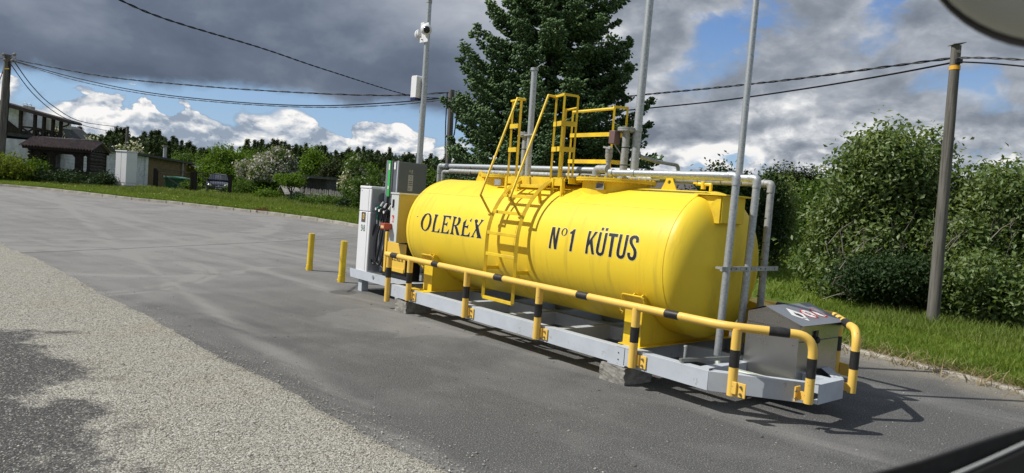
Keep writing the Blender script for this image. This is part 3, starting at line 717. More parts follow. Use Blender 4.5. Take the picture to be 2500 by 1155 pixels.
LET=[('O',[[(-4.037,0.074),(-4.038,0.119),(-4.023,0.171),(-3.988,0.218),(-3.927,0.238),(-3.866,0.234),(-3.819,0.206),(-3.787,0.162),(-3.778,0.113),(-3.789,0.062),(-3.824,0.015),(-3.879,-0.011),(-3.928,-0.015),(-3.985,0.003),(-4.02,0.035)],[(-3.98,0.07),(-3.982,0.118),(-3.963,0.17),(-3.939,0.211),(-3.914,0.223),(-3.881,0.212),(-3.852,0.183),(-3.836,0.144),(-3.833,0.094),(-3.851,0.043),(-3.886,0.008),(-3.912,0.001),(-3.945,0.008),(-3.97,0.034)]]),
('L',[[(-3.75,0.233),(-3.65,0.233),(-3.671,0.201),(-3.67,0.131),(-3.674,0.062),(-3.676,0.001),(-3.645,0.001),(-3.594,0.007),(-3.555,0.054),(-3.557,-0.011),(-3.754,-0.009),(-3.725,0.009),(-3.725,0.087),(-3.725,0.177),(-3.724,0.202)]]),
('E',[[(-3.537,0.232),(-3.347,0.236),(-3.349,0.194),(-3.353,0.176),(-3.391,0.211),(-3.464,0.213),(-3.462,0.166),(-3.457,0.124),(-3.417,0.13),(-3.392,0.151),(-3.394,0.086),(-3.421,0.105),(-3.463,0.105),(-3.461,0.049),(-3.462,0.009),(-3.407,0.008),(-3.375,0.016),(-3.336,0.055),(-3.338,-0.009),(-3.536,-0.009),(-3.505,0.012),(-3.499,0.085),(-3.502,0.163),(-3.513,0.202)]]),
('R',[[(-3.311,0.234),(-3.231,0.233),(-3.206,0.218),(-3.234,0.209),(-3.237,0.163),(-3.232,0.12),(-3.19,0.126),(-3.168,0.153),(-3.167,0.187),(-3.188,0.22),(-3.167,0.234),(-3.13,0.224),(-3.111,0.196),(-3.112,0.162),(-3.138,0.127),(-3.177,0.112),(-3.151,0.093),(-3.114,0.04),(-3.079,-0.006),(-3.151,-0.005),(-3.187,0.062),(-3.222,0.106),(-3.236,0.105),(-3.237,0.03),(-3.211,-0.008),(-3.31,-0.005),(-3.28,0.017),(-3.274,0.083),(-3.276,0.16),(-3.283,0.208)]]),
('E2',[[(-2.993,0.219),(-2.992,0.186),(-2.99,0.153),(-2.993,0.129),(-2.946,0.13),(-2.924,0.153),(-2.925,0.088),(-2.95,0.107),(-2.993,0.106),(-2.994,0.068),(-2.991,0.013),(-2.94,0.011),(-2.902,0.019),(-2.867,0.058),(-2.868,-0.006),(-3.067,-0.007),(-3.038,0.014),(-3.038,0.074),(-3.04,0.139),(-3.047,0.167),(-3.019,0.193)]]),
('Ef',[[(-2.881,0.24),(-2.886,0.213),(-2.886,0.182),(-2.915,0.194),(-2.918,0.208),(-2.896,0.227)]]),
('X',[[(-2.821,0.213),(-2.793,0.232),(-2.754,0.223),(-2.747,0.199),(-2.756,0.178),(-2.716,0.155),(-2.684,0.209),(-2.696,0.232),(-2.665,0.236),(-2.655,0.225),(-2.622,0.238),(-2.649,0.212),(-2.684,0.167),(-2.706,0.138),(-2.683,0.103),(-2.643,0.043),(-2.612,-0.003),(-2.721,-0.004),(-2.701,0.014),(-2.742,0.087),(-2.781,0.027),(-2.773,-0.004),(-2.845,-0.004),(-2.81,0.015),(-2.755,0.106),(-2.782,0.159),(-2.805,0.195)]]),
('mark',[[(-4.183,0.175),(-4.143,0.179),(-4.158,0.162)]]),
('N',[[(-1.375,0.243),(-1.327,0.244),(-1.302,0.167),(-1.28,0.101),(-1.283,0.244),(-1.248,0.243),(-1.242,0.115),(-1.247,-0.001),(-1.284,-0.0),(-1.309,0.08),(-1.337,0.175),(-1.335,0.106),(-1.337,-0.001),(-1.37,-0.0),(-1.368,0.103),(-1.369,0.173)]]),
('o',[[(-1.21,0.185),(-1.213,0.205),(-1.204,0.228),(-1.186,0.244),(-1.162,0.247),(-1.139,0.239),(-1.123,0.223),(-1.119,0.202),(-1.125,0.179),(-1.142,0.162),(-1.163,0.156),(-1.187,0.161),(-1.202,0.171)],[(-1.19,0.183),(-1.194,0.203),(-1.188,0.225),(-1.176,0.237),(-1.161,0.237),(-1.148,0.225),(-1.142,0.207),(-1.142,0.185),(-1.153,0.166),(-1.165,0.161),(-1.18,0.167)]]),
('1',[[(-1.035,0.244),(-1.008,0.245),(-1.0,0.127),(-1.007,0.002),(-1.044,0.001),(-1.038,0.106),(-1.046,0.19),(-1.077,0.189),(-1.075,0.211),(-1.052,0.222)]]),
('K',[[(-0.809,0.245),(-0.771,0.246),(-0.774,0.18),(-0.767,0.144),(-0.74,0.194),(-0.72,0.244),(-0.68,0.246),(-0.727,0.162),(-0.704,0.096),(-0.673,0.003),(-0.71,0.003),(-0.731,0.058),(-0.751,0.109),(-0.77,0.079),(-0.768,0.001),(-0.804,0.002),(-0.803,0.101),(-0.806,0.181)]]),
('U',[[(-0.655,0.245),(-0.621,0.245),(-0.615,0.166),(-0.616,0.091),(-0.618,0.052),(-0.608,0.034),(-0.59,0.03),(-0.575,0.039),(-0.569,0.06),(-0.567,0.131),(-0.575,0.244),(-0.54,0.245),(-0.533,0.166),(-0.534,0.081),(-0.539,0.036),(-0.557,0.009),(-0.586,-0.002),(-0.623,0.004),(-0.647,0.024),(-0.655,0.052),(-0.653,0.115),(-0.652,0.184)]]),
('d',[[(-0.643,0.297),(-0.611,0.298),(-0.612,0.265),(-0.642,0.265)]]),
('d2',[[(-0.586,0.298),(-0.552,0.298),(-0.553,0.265),(-0.586,0.266)]]),
('T',[[(-0.521,0.247),(-0.397,0.247),(-0.395,0.213),(-0.437,0.213),(-0.431,0.116),(-0.433,0.004),(-0.472,0.003),(-0.469,0.105),(-0.481,0.212),(-0.518,0.214)]]),
('U2',[[(-0.375,0.247),(-0.339,0.248),(-0.335,0.185),(-0.334,0.102),(-0.334,0.054),(-0.326,0.036),(-0.308,0.032),(-0.291,0.042),(-0.286,0.066),(-0.283,0.131),(-0.291,0.248),(-0.255,0.248),(-0.25,0.155),(-0.252,0.073),(-0.259,0.032),(-0.278,0.008),(-0.303,-0.0),(-0.338,0.004),(-0.363,0.024),(-0.372,0.053),(-0.371,0.115),(-0.371,0.185)]]),
('S',[[(-0.149,0.18),(-0.151,0.206),(-0.161,0.218),(-0.177,0.22),(-0.19,0.213),(-0.193,0.195),(-0.183,0.172),(-0.156,0.144),(-0.128,0.12),(-0.111,0.088),(-0.109,0.048),(-0.122,0.017),(-0.146,0.001),(-0.176,-0.001),(-0.203,0.009),(-0.221,0.032),(-0.229,0.055),(-0.227,0.074),(-0.193,0.074),(-0.191,0.052),(-0.181,0.037),(-0.167,0.033),(-0.155,0.038),(-0.148,0.057),(-0.151,0.087),(-0.167,0.112),(-0.201,0.143),(-0.222,0.165),(-0.233,0.191),(-0.234,0.219),(-0.218,0.242),(-0.191,0.252),(-0.157,0.253),(-0.131,0.24),(-0.117,0.22),(-0.111,0.182)]])]

names = {'E2': 'E', 'Ef': 'E', 'U2': 'U', 'd': 'dot', 'd2': 'dot', '1': '1', 'o': 'o', 'mark': 'mark'}
def grow(l, d):
    """offset a 2D loop outwards by d (pale cut edge of the vinyl round each letter)"""
    n = len(l); A_ = sum(l[i][0]*l[(i+1) % n][1]-l[(i+1) % n][0]*l[i][1] for i in range(n)); sg = 1 if A_ > 0 else -1; out = []
    for i in range(n):
        p, q, r_ = Vector(l[i-1]), Vector(l[i]), Vector(l[(i+1) % n]); e1 = (q-p).normalized(); e2 = (r_-q).normalized()
        n1 = Vector((e1.y, -e1.x))*sg; n2 = Vector((e2.y, -e2.x))*sg; bi = n1+n2
        if bi.length < .3: out.append(tuple(q)); continue
        bi.normalize(); out.append(tuple(q+bi*min(d/max(.5, bi.dot(n1)), d*2)))
    return out
for nm, loops in LET:
    lo = [loops[0]]+[list(reversed(l)) for l in loops[1:]]
    decal(lo, lambda u, v: tsurf(u, v, .0030), LET_, tk, 'letter', 4)
    decal([grow(loops[0], .0045)], lambda u, v: tsurf(u, v, .0014), PALE, tk, 'letter_edge', 4) if len(loops) == 1 else decal([grow(loops[0], .0045), list(reversed(loops[1]))], lambda u, v: tsurf(u, v, .0014), PALE, tk, 'letter_edge', 4)

def saddle(x0, x1):
    z0 = .364; poly = [(.15, z0), (1.65, z0), (1.65, .84)]
    a1 = math.acos((1.56-TY)/(TR+.004)) if 0 else None
    rr_ = TR+.003; zs = .86; yy = math.sqrt(rr_**2-(zs-TZ)**2)
    a0 = math.atan2(zs-TZ, yy); n = 24
    poly += [(1.60, .87)]
    for i in range(n+1):
        a = a0+(-math.pi-2*a0)*i/n; poly.append((TY+rr_*math.cos(a), TZ+rr_*math.sin(a)))
    poly += [(.20, .87), (.15, .84)]
    mb = SB(); mb.prism(poly, (x0+.05, 0, 0), (0, 1, 0), (0, 0, 1), (.012, 0, 0)); mb.prism(poly, (x1-.062, 0, 0), (0, 1, 0), (0, 0, 1), (.012, 0, 0)); mb.build('saddle_web', YEL, tk)
    for y in (.15, 1.65): SB().b2((x0, y-.006, z0), (x1, y+.006, .845)).build('saddle_plate', YEL2, tk, bev=.002)
    SB().b2((x0-.02, .10, .364), (x1+.04, 1.70, .372)).build('saddle_base', YEL2, tk)
    # rounded handling lip standing off the plate
    mb = SB(); mb.tube(bend([(x0-.02, .14, .75), (x0-.03, .10, .86), (x1+.02, .10, .86), (x1+.04, .145, .74)], .03, 4), .008, 6); mb.build('lip_edge', YEL2, tk)
    SB().add([(x0-.02, .145, .80), (x1+.02, .145, .80), (x1+.01, .112, .855), (x0-.02, .112, .855)], [(0, 1, 2, 3)]).build('lip', YEL2, tk)
    SB().tube([(x0-.025, .14, .735), (x0-.05, .13, .72), (x0-.05, .13, .69), (x0-.02, .135, .68), (x0-.03, .135, .66)], .006, 6).build('earth_clip', YEL2, tk)
saddle(-3.84, -3.63); saddle(-.18, .04)
for x in (-3.70, -.36):
    o = arc(0, .10, .045, 0, 180, 8); poly = [(-.11, -.015), (.11, -.015)]+[(a, b_) for a, b_ in o]
    mb = SB(); zt = TZ+TR
    # lug plate with an eye: ring quads so the hole is open
    outer = [(.11, -.015), (.05, .095)]+arc(0, .095, .05, 10, 170, 8)+[(-.05, .095), (-.11, -.015)]
    hole = arc(0, .08, .022, 0, 360, 12)[:-1]
    tr = tessellate_polygon([[Vector((*p, 0)) for p in outer], [Vector((*p, 0)) for p in reversed(hole)]]); fl = outer+list(reversed(hole)); n = len(fl)
    vs = [(x+a, TY-.008, zt+b_) for a, b_ in fl]+[(x+a, TY+.008, zt+b_) for a, b_ in fl]
    fs = [tuple(t) for t in tr]+[tuple(i+n for i in reversed(t)) for t in tr]; no = len(outer)
    fs += [(i, (i+1) % no, (i+1) % no+n, i+n) for i in range(no)]+[(no+i, no+(i+1) % 12, no+(i+1) % 12+n, no+i+n) for i in range(12)]
    mb.add(vs, fs); mb.build('lifting_lug', YEL2, tk, smooth=False)
def manhole(x, rn, rf, top=2.005):
    mb = SB(); mb.lathe([(-.35, rn), (-.028, rn)], (x, TY, top), (0, 0, 1), 40); nk = mb.build('manhole_neck', YEL, tk)
    mb = SB(); mb.lathe([(-.030, 0), (-.030, rf), (-.012, rf), (-.012, rf-.004), (-.008, rf-.004), (-.008, rf), (.010, rf), (.010, 0)], (x, TY, top), (0, 0, 1), 48); lid = mb.build('manhole_lid', YEL2, tk)
    mb = SB()
    for i in range(28):
        a = 2*math.pi*i/28; c = Vector((x+(rf-.03)*math.cos(a), TY+(rf-.03)*math.sin(a), top))
        mb.cyl(c+Vector((0, 0, -.045)), c+Vector((0, 0, .024)), .010, 6)
    mb.build('lid_bolt', YEL2, lid, kind='stuff')
manhole(-1.12, .385, .46); manhole(-3.02, .33, .415)
# rating plates
def plate(x, z, w_, h_, lined):
    p = SB().b2((x-w_/2, .505, z-h_/2), (x+w_/2, .512, z+h_/2)).build('rating_plate', LABG if lined else GALD, tk)
    if lined:
        for i in range(4): SB().b2((x-w_*.42, .5025, z-h_*.36+i*h_*.2), (x+w_*.42, .5048, z-h_*.36+i*h_*.2+.009)).build('print_line', BADGE if i != 3 else BLUE, p)
    SB().b2((x-w_/2, .512, z-h_/2-.008), (x+w_/2, .56, z-h_/2)).build('plate_bracket', YEL2, tk)
plate(-1.0, 1.92, .115, .07, True); plate(-2.81, 1.91, .13, .075, False)
# filler valve at the right end of the top
mb = SB(); mb.cyl((.16, .9, 1.90), (.16, .9, 1.985), .016, 10); mb.tube(bend([(.16, .9, 1.98), (.16, .9, 2.0), (.05, .9, 2.0), (-.02, .9, 2.005)], .02), .017, 8); mb.cyl((.07, .9, 1.95), (.07, .9, 2.03), .026, 10); mb.box((-.02, .9, 2.01), (.05, .04, .02)); mb.build('vent_valve', YEL2, tk)
# bracket cap on the right head
mb = SB(); poly = [(.0, .0), (.20, .0), (.20, -.02), (.04, -.30), (.0, -.30)]
cap = SB(); cap.b2((.49, .62, 1.625), (.502, 1.0, 1.885)); cap.b2((.25, .622, 1.62), (.49, .634, 1.88)); cap.b2((.25, .986, 1.62), (.49, .998, 1.88)); cap.b2((.20, .58, 1.886), (.56, 1.16, 1.898)); cap.build('head_bracket', YEL, tk)
SB().prism([(.0, 1.62), (.12, 1.62), (.12, 1.88), (.0, 1.80)], (.37, .605, 0), (1, 0, 0), (0, 0, 1), (0, .012, 0)).build('gusset', YEL2, tk)

# ------------------------------------------------------------------ ladder and access platform
lp_ = thing('access_ladder', 'yellow curved ladder with handrails and guarded platform over the middle of the tank', 'ladder', (-2.06, .05, .5), st=True)
LR = .86
def lrail(x):
    pts = [(x, TY-LR, z) for z in (.50, .8, 1.19)]+[(x, TY-LR*math.cos(R(a)), TZ+LR*math.sin(R(a))) for a in range(6, 70, 5)]
    return pts
for x in (-2.345, -1.785):
    p = lrail(x); mb = SB()
    for a, b_ in zip(p[:-1], p[1:]): mb.beam(a, b_, .016, .05, (0, -1, 0) if 0 else (1, 0, 0)) if 0 else None
    mb.tube(p, .027, 4, ph=.5); mb.build('side_rail', YEL2, lp_, smooth=False)
def rung(z=None, a=None):
    y, z_ = (TY-LR, z) if z is not None else (TY-LR*math.cos(R(a)), TZ+LR*math.sin(R(a)))
    mb = SB(); mb.box((-2.065, y, z_), (.56, .030, .038)); mb.build('rung', YEL2, lp_, bev=.003)
for z in (.50, .77, 1.03, 1.285): rung(z)
for a in (24, 40, 53): rung(a=a)
for x in (-2.345, -1.785):
    SB().beam((x, TY-LR, .86), (x, .245, .86), .03, .045).build('stand_off', YEL2, lp_, bev=.002)
    y2 = TY-LR*math.cos(R(48)); SB().beam((x, y2, 1.82), (x, TY-TR*math.cos(R(42)), TZ+TR*math.sin(R(42))), .03, .03).build('stand_off', YEL2, lp_)
for x, top in ((-1.78, .50), (-2.345, .50)):
    pts = [(x-.03, .085, 1.51), (x-.03, -.085, 1.73), (x-.03, .375, 2.945), (x-.03, .50, 2.945)]
    mb = SB(); mb.tube(pts, .0155, 10); mb.build('handrail', YEL2, lp_)
    mb = SB(); mb.ball((x-.03, .075, 1.505), .024, 10, 6); mb.build('rail_clamp', YEL2, lp_)
# platform deck with kick plates
SB().b2((-2.66, .52, 1.985), (-1.52, 1.28, 2.0)).build('deck', YEL2, lp_)
for x0, x1 in ((-2.62, -2.40), (-2.395, -1.56)): SB().b2((x0, .495, 1.90), (x1, .505, 1.99)).build('kick_plate', YEL2, lp_)
for x in (-2.62, -2.40, -1.75, -1.56): SB().b2((x-.02, .485, 1.80), (x+.02, .495, 1.985)).build('bracket', YEL2, lp_)
SB().b2((-1.515, .52, 1.93), (-1.505, 1.28, 2.0)).build('kick_plate', YEL2, lp_)
SB().b2((-1.56, .44, 1.70), (-1.535, .47, 1.98)).build('bracket', YEL2, lp_); SB().b2((-1.53, .45, 1.66), (-1.515, .50, 1.80)).build('bracket', YEL2, lp_)
SB().b2((-1.50, .62, 1.955), (-1.22, 1.30, 1.968)).build('deck', YEL2, lp_, label='lower deck plate beside the manhole')
# guard cages: posts and flat bars
def post(x, y, z0, z1, r=.017): SB().tube([(x, y, z0), (x, y, z1)], r, 4, ph=.5).build('guard_post', YEL2, lp_, smooth=False)
def bar(a, b_, h_=.05): SB().beam(a, b_, .012, h_).build('guard_bar', YEL2, lp_)
ZT = 2.945
for x, y in ((-1.80, .50), (-1.60, .44), (-1.52, .58), (-1.75, .62)): post(x, y, 1.99, ZT if y < .6 else 2.82)
for x, y in ((-2.60, .50), (-2.46, .52), (-2.42, .48)): post(x, y, 1.99, ZT)
for z in (2.62, 2.325):
    bar((-1.80, .485, z), (-1.60, .425, z), .055); bar((-1.60, .425, z), (-1.505, .575, z), .055); bar((-2.61, .485, z), (-2.43, .465, z), .055)
SB().tube([(-1.83, .50, ZT), (-1.60, .44, ZT+.01), (-1.52, .58, ZT)], .016, 4, ph=.5).build('top_bar', YEL2, lp_, smooth=False)
SB().tube([(-2.64, .50, ZT), (-2.42, .48, ZT+.01), (-2.36, .50, ZT)], .016, 4, ph=.5).build('top_bar', YEL2, lp_, smooth=False)
SB().tube(bend([(-1.75, .62, 2.80), (-1.55, .62, 2.82)], .02), .013, 4).build('top_bar', YEL2, lp_)
# rear guard rail
yr = 1.25
for x in (-2.28, -1.56): post(x, yr, 1.99, 2.91)
post(-1.50, 1.42, 1.99, 2.91)
SB().tube([(-2.28, yr, 2.89), (-1.56, yr, 2.90)], .019, 8).build('top_bar', YEL2, lp_)
SB().tube([(-1.58, yr, 2.925), (-1.50, 1.43, 2.925)], .020, 4, ph=.5).build('top_bar', YEL2, lp_, smooth=False)
for z in (2.585, 2.25): bar((-2.28, yr-.02, z), (-1.56, yr-.02, z), .05); bar((-1.56, yr, z), (-1.50, 1.42, z), .05)

# ------------------------------------------------------------------ crash barriers
def band(mb_pts, r, parent, name='black_band'):
    mb = SB(); mb.tube(mb_pts, r, 18); mb.build(name, BLK, parent)
def barrier(side):
    near = side > 0
    Yf = (lambda y: y) if near else (lambda y: 1.8-y)
    t = thing('crash_barrier', ('near' if near else 'far')+' yellow and black tubular crash barrier bolted to the '+('front' if near else 'back')+' of the skid', 'barrier', (-1.5, Yf(-.05), .2), st=True, group='crash barriers round the tank')
    zc = .783; r1 = .037; yb = -.05; ye = .34 if near else .70
    path = bend([(-4.56, Yf(yb), zc), (1.00, Yf(yb), zc), (1.655, Yf(ye-.01), zc), (1.655, Yf(ye-.01), .26)], .0, 1)
    path = [Vector((-4.56, Yf(yb), zc)), Vector((.80, Yf(yb), zc))]+[Vector((.80, 0, 0))]*0
    c = bend([(.8, Yf(yb), zc), (1.08, Yf(yb), zc), (1.655, Yf(ye), zc), (1.655, Yf(ye), .23)], .15, 7)
    mb = SB(); mb.tube([path[0]]+c, r1, 18); mb.build('rail', BAR, t)
    for x0, x1 in ((-4.40, -4.22), (-3.34, -3.19), (-2.02, -1.86), (-.655, -.50), (.465, .615)): band([(x0, Yf(yb), zc), (x1, Yf(yb), zc)], r1+.0015, t)
    d = Vector((1.655-1.08, Yf(ye)-Yf(yb), 0)); e = Vector((1.08, Yf(yb), zc)); band([e+d*.50, e+d*.73], r1+.0015, t)
    xs = [-3.90, -2.57, -1.235, .125, 1.165]
    for x in xs+[-4.50]:
        y = Yf(yb); p = SB(); yy_ = y if x > -4.4 else Yf(-.03)
        if x == 1.165: y = Yf(.0); yy_ = y
        p.tube([(x, yy_, .21 if x > -4.4 else .10), (x, yy_, zc-.01)], .040, 16); po = p.build('post', BAR, t)
        band([(x, yy_, .45), (x, yy_, .595)], .0415, po)
        if x > -4.4:
            q = SB(); q.b2((x+.045, Yf(-.012)-.005, .215), (x+.135, Yf(-.012)+.005, .335)); q.b2((x+.02, Yf(-.03)-.006, .235), (x+.06, Yf(-.03)+.02, .335)); q.build('bracket', BAR, t, bev=.002)
            for z in (.245, .305): SB().lathe([(0, .011), (.012, .011), (.012, .005), (.022, .005)], (x+.095, Yf(-.018), z), (0, -1 if near else 1, 0), 8, True).build('bolt', BOLT, t)
    band([(1.655, Yf(ye), .44), (1.655, Yf(ye), .60)], r1+.0015, t)
    q = SB(); q.b2((1.545, Yf(ye+.02)-.05, .225), (1.557, Yf(ye+.02)+.03, .345)); q.b2((1.55, Yf(ye+.02)-.01, .24), (1.655, Yf(ye+.02)+.005, .31)); q.build('bracket', BAR, t)
    for z in (.25, .31): SB().lathe([(0, .011), (.014, .011), (.014, .006), (.026, .006)], (1.558, Yf(ye-.01), z), (0, -1 if near else 1, 0), 8, True).build('bolt', BOLT, t)
barrier(1); barrier(-1)

# ------------------------------------------------------------------ galvanised pipework
def pipe(name, label, pts, r, m=GALV, br=.07, st=True, cat='pipe', group=None, base=None, ties=(), collars=()):
    t = thing(name, label, cat, base or pts[0], st=True, group=group)
    p = bend(pts, br, 6); SB().tube(p, r, 14).build('tube', m, t)
    for q in pts[1:-1]:
        if br > .03:
            i = Vector(q); pv = Vector(pts[pts.index(q)-1]); nx = Vector(pts[pts.index(q)+1])
            for o_ in (pv, nx):
                d = (o_-i).normalized(); SB().cyl(i+d*(br+.0), i+d*(br+.02), r*1.16, 14).build('elbow_collar', m, t)
            e = bend([i+(pv-i).normalized()*(br+.005), i, i+(nx-i).normalized()*(br+.005)], br, 6); SB().tube(e, r*1.10, 14, False).build('elbow', m, t)
    for a, d in ties:
        a = Vector(a); d = Vector(d); SB().cyl(a, a+d*.008, r*1.06, 12).build('cable_tie', BLKP, t)
    for a, d in collars:
        a = Vector(a); d = Vector(d); SB().cyl(a, a+d*.05, r*1.22, 14).build('coupling', m, t)
    return t
XP = .60
pipe('vent_pipe', 'front galvanised pipe over the tank top dropping past its right end', [(-.93, .58, 2.075), (.655, .58, 2.075), (XP+.02, .58, .38)], .035, ties=(), collars=(((-.93, .58, 2.075), (1, 0, 0)), ((-.62, .58, 2.075), (1, 0, 0))), group='galvanised pipes at the tank end')
pipe('vent_pipe', 'middle galvanised pipe dropping behind the front one at the tank end', [(-.62, .92, 2.075), (.66, .92, 2.075), (XP+.02, .92, .38)], .036, group='galvanised pipes at the tank end')
tt = [((x, 1.40, 2.06), (1, 0, 0)) for x in (-.35, -.05, .2)]+[((.52, 1.40, z), (0, 0, 1)) for z in (1.95, 1.7, 1.45, 1.28, 1.1, .9)]
pipe('vent_pipe', 'rear pipe with black cable ties dropping at the back right corner of the tank', [(-5.2, 1.40, 2.09), (.53, 1.40, 2.055), (.53, 1.40, .38)], .036, m=GALD, ties=tt+[((x, 1.40, 2.08), (1, 0, 0)) for x in (-4.6, -4.0, -3.2, -2.2, -1.6)], group='galvanised pipes at the tank end')
pipe('vent_pipe', 'long upper galvanised pipe turning down behind the left end of the tank', [(-1.3, 1.62, 2.165), (-5.84, 1.62, 2.185), (-5.84, 1.62, .3)], .040, ties=[((x, 1.62, 2.17), (1, 0, 0)) for x in (-5.55, -4.9, -4.3, -3.6, -2.8, -2.1, -1.6)]+[((-5.84, 1.62, z), (0, 0, 1)) for z in (2.05, 1.9)], base=(-5.84, 1.62, .3))
pipe('vent_pipe', 'thin inner pipe dropping beside the left corner of the long upper pipe', [(-5.0, 1.50, 2.08), (-5.55, 1.50, 2.08), (-5.55, 1.50, .3)], .028, m=GALD, base=(-5.55, 1.5, .3))
# strut tying the three down pipes, and the strut lying on the skid
t = thing('strut_channel', 'dark perforated strut clamping the three down pipes together', 'bracket', (.6, .5, 1.2), st=True)
SB().box((.655, .95, 1.205), (.022, .98, .042)).build('channel', GALD, t)
for i in range(11): SB().cyl((.667, .52+i*.085, 1.205), (.6685, .52+i*.085, 1.205), .009, 8).build('slot', BLKP if i % 3 else LABG, t)
for y in (.58, .92, 1.40): SB().box((.60, y, 1.205), (.11, .10, .02)).build('clamp', GALD, t)
t = thing('strut_channel', 'perforated strut with a threaded rod lying across the right end of the skid', 'bracket', (.60, .05, .37), st=True)
SB().box((.70, .33, .385), (.035, .66, .03), Matrix.Rotation(R(-14), 3, 'Z')).build('channel', GRATE, t)
SB().cyl((.60, .10, .364), (.60, .10, .50), .012, 8).build('threaded_rod', GALD, t); SB().box((.60, .10, .369), (.07, .07, .01)).build('foot_plate', GALD, t)
SB().cyl((.60, .10, .49), (.60, .10, .505), .016, 8).build('rod_cap', LABG, t)
t = thing('drain_pipe', 'grey-green pipe lying inside the skid frame beside the steel box', 'pipe', (.63, .58, .3), st=True)
SB().tube(bend([(.63, .58, .34), (.66, .55, .28), (.85, .56, .28), (1.25, .60, .27)], .05), .030, 12).build('tube', mat('pipe_greenish', (.36, .40, .35), .5, .2), t)
# tall masts rising from the pipework
def mast(label, x, y, z0, z1, r0, r1, lean=(0, 0), step=None, name='vent_mast'):
    t = thing(name, label, 'mast', (x, y, z0), st=True, group='galvanised masts')
    pts = [(x, y, z0), (x+lean[0], y+lean[1], z1)]; SB().tube(pts, [r0, r1], 14).build('tube', GALV, t)
    if step:
        f = step; p = Vector(pts[0]).lerp(Vector(pts[1]), f); q = Vector(pts[0]).lerp(Vector(pts[1]), f+.01); SB().cyl(p, q, r0*1.12, 14).build('coupling', GALV, t)
    return t
mast('tall galvanised vent mast rising behind the right manhole lid past the top of the frame', -.955, 1.0, 2.1, 6.1, .047, .040, (.05, 0), .12)
mast('slim galvanised mast rising from the pipe corner at the right end of the tank', .455, .92, 2.08, 6.0, .034, .026, (.03, 0), .48)
m1 = mast('short galvanised mast with a cap beside the left ladder handrail', -2.80, 1.0, 2.02, 3.44, .040, .040, (-.02, 0), None)
SB().lathe([(0, .052), (.035, .052), (.035, .0)], (-2.82, 1.0, 3.43), (0, 0, 1), 16).build('cap', GALV, m1); SB().beam((-2.78, 1.0, 3.46), (-2.66, .98, 3.50), .008, .008).build('hook', GALV, m1)
m1['label'] = 'short capped galvanised mast standing beside the left ladder handrail'
# flanged stubs
def stub(label, x, y, z0, z1, r, rf):
    t = thing('flanged_stub', label, 'pipe', (x, y, z0), st=True, group='flanged stubs on the manhole lids')
    SB().lathe([(z0, r+.02), (z0+.03, r+.02), (z0+.03, r), (z1-.03, r)], (x, y, 0), (0, 0, 1), 18).build('tube', GALD, t)
    SB().lathe([(z1-.03, 0), (z1-.03, rf), (z1-.012, rf), (z1-.012, rf*.96), (z1-.008, rf*.96), (z1-.008, rf), (z1+.01, rf), (z1+.01, 0)], (x, y, 0), (0, 0, 1), 24).build('flange', GALD, t)
    for i in range(6):
        a = i*math.pi/3; SB().cyl((x+rf*.75*math.cos(a), y+rf*.75*math.sin(a), z1-.045), (x+rf*.75*math.cos(a), y+rf*.75*math.sin(a), z1+.022), .008, 6).build('bolt', GALD, t)
    for z in (z0+.16, z0+.36): SB().cyl((x, y, z), (x, y, z+.01), r*1.05, 14).build('cable_tie', BLKP, t)
    return t
t = stub('stout grey flanged stub pipe on the right manhole lid', -1.045, .92, 2.02, 2.60, .043, .10)
SB().b2((-1.20, .80, 2.42), (-1.11, .90, 2.57)).build('junction_box', mat('junction_red_grey', (.16, .10, .10), .5), t, bev=.006)
SB().tube([(-1.15, .85, 2.42), (-1.12, .87, 2.37), (-1.08, .90, 2.31)], .008, 6).build('conduit', GALD, t)
t = stub('flanged stub pipe on the left manhole lid beside the capped mast', -2.90, 1.0, 2.02, 2.60, .040, .085)
SB().beam((-2.98, .96, 2.56), (-2.70, 1.0, 2.58), .09, .02).build('saddle_strap', GALD, t)
t = thing('check_valve', 'small grey vent valve with a quick coupling on the right manhole lid', 'valve', (-1.25, .88, 2.02), st=True)
SB().lathe([(2.02, .026), (2.22, .026), (2.22, .034), (2.25, .034), (2.27, .042), (2.31, .042), (2.31, .036), (2.33, .044), (2.37, .044), (2.385, .030), (2.40, .0)], (-1.23, .86, 0), (0, 0, 1), 16).build('valve_body', GALD, t)
SB().box((-1.23, .82, 2.375), (.11, .02, .02), Matrix.Rotation(R(10), 3, 'Y')).build('lever', GALD, t)
t = thing('elbow_fitting', 'bulbous grey pipe elbow rising from the front of the right manhole lid', 'pipe fitting', (-1.10, .62, 2.02), st=True)
SB().tube(bend([(-1.16, .60, 2.01), (-1.16, .60, 2.115), (-.99, .60, 2.115)], .06, 6), .045, 16).build('elbow', GALD, t); SB().cyl((-1.16, .60, 2.03), (-1.16, .60, 2.055), .056, 16).build('collar', GALD, t)
t = thing('overflow_elbow', 'crooked grey pipe arm turning down to the right of the tall vent mast', 'pipe', (-.93, 1.1, 2.28), st=True)
SB().tube(bend([(-.93, 1.05, 2.30), (-.86, 1.25, 2.26), (-.84, 1.65, 2.25), (-.84, 1.65, 2.12)], .05), .022, 10).build('tube', GALD, t)
SB().cyl((-.84, 1.65, 2.11), (-.84, 1.65, 2.15), .029, 10).build('collar', GALD, t)
# loose black cables behind the tank top
t = thing('cable', 'loose black cable looping along the pipes behind the left end of the tank', 'cable', (-5.5, 1.6, 1.9), st=True)
SB().tube(bend([(-5.5, 1.62, 1.75), (-5.3, 1.60, 1.99), (-4.9, 1.45, 2.03), (-4.3, 1.45, 2.01), (-3.7, 1.42, 2.0), (-3.0, 1.3, 2.02)], .2, 5), .016, 8).build('sheath', RUB, t)

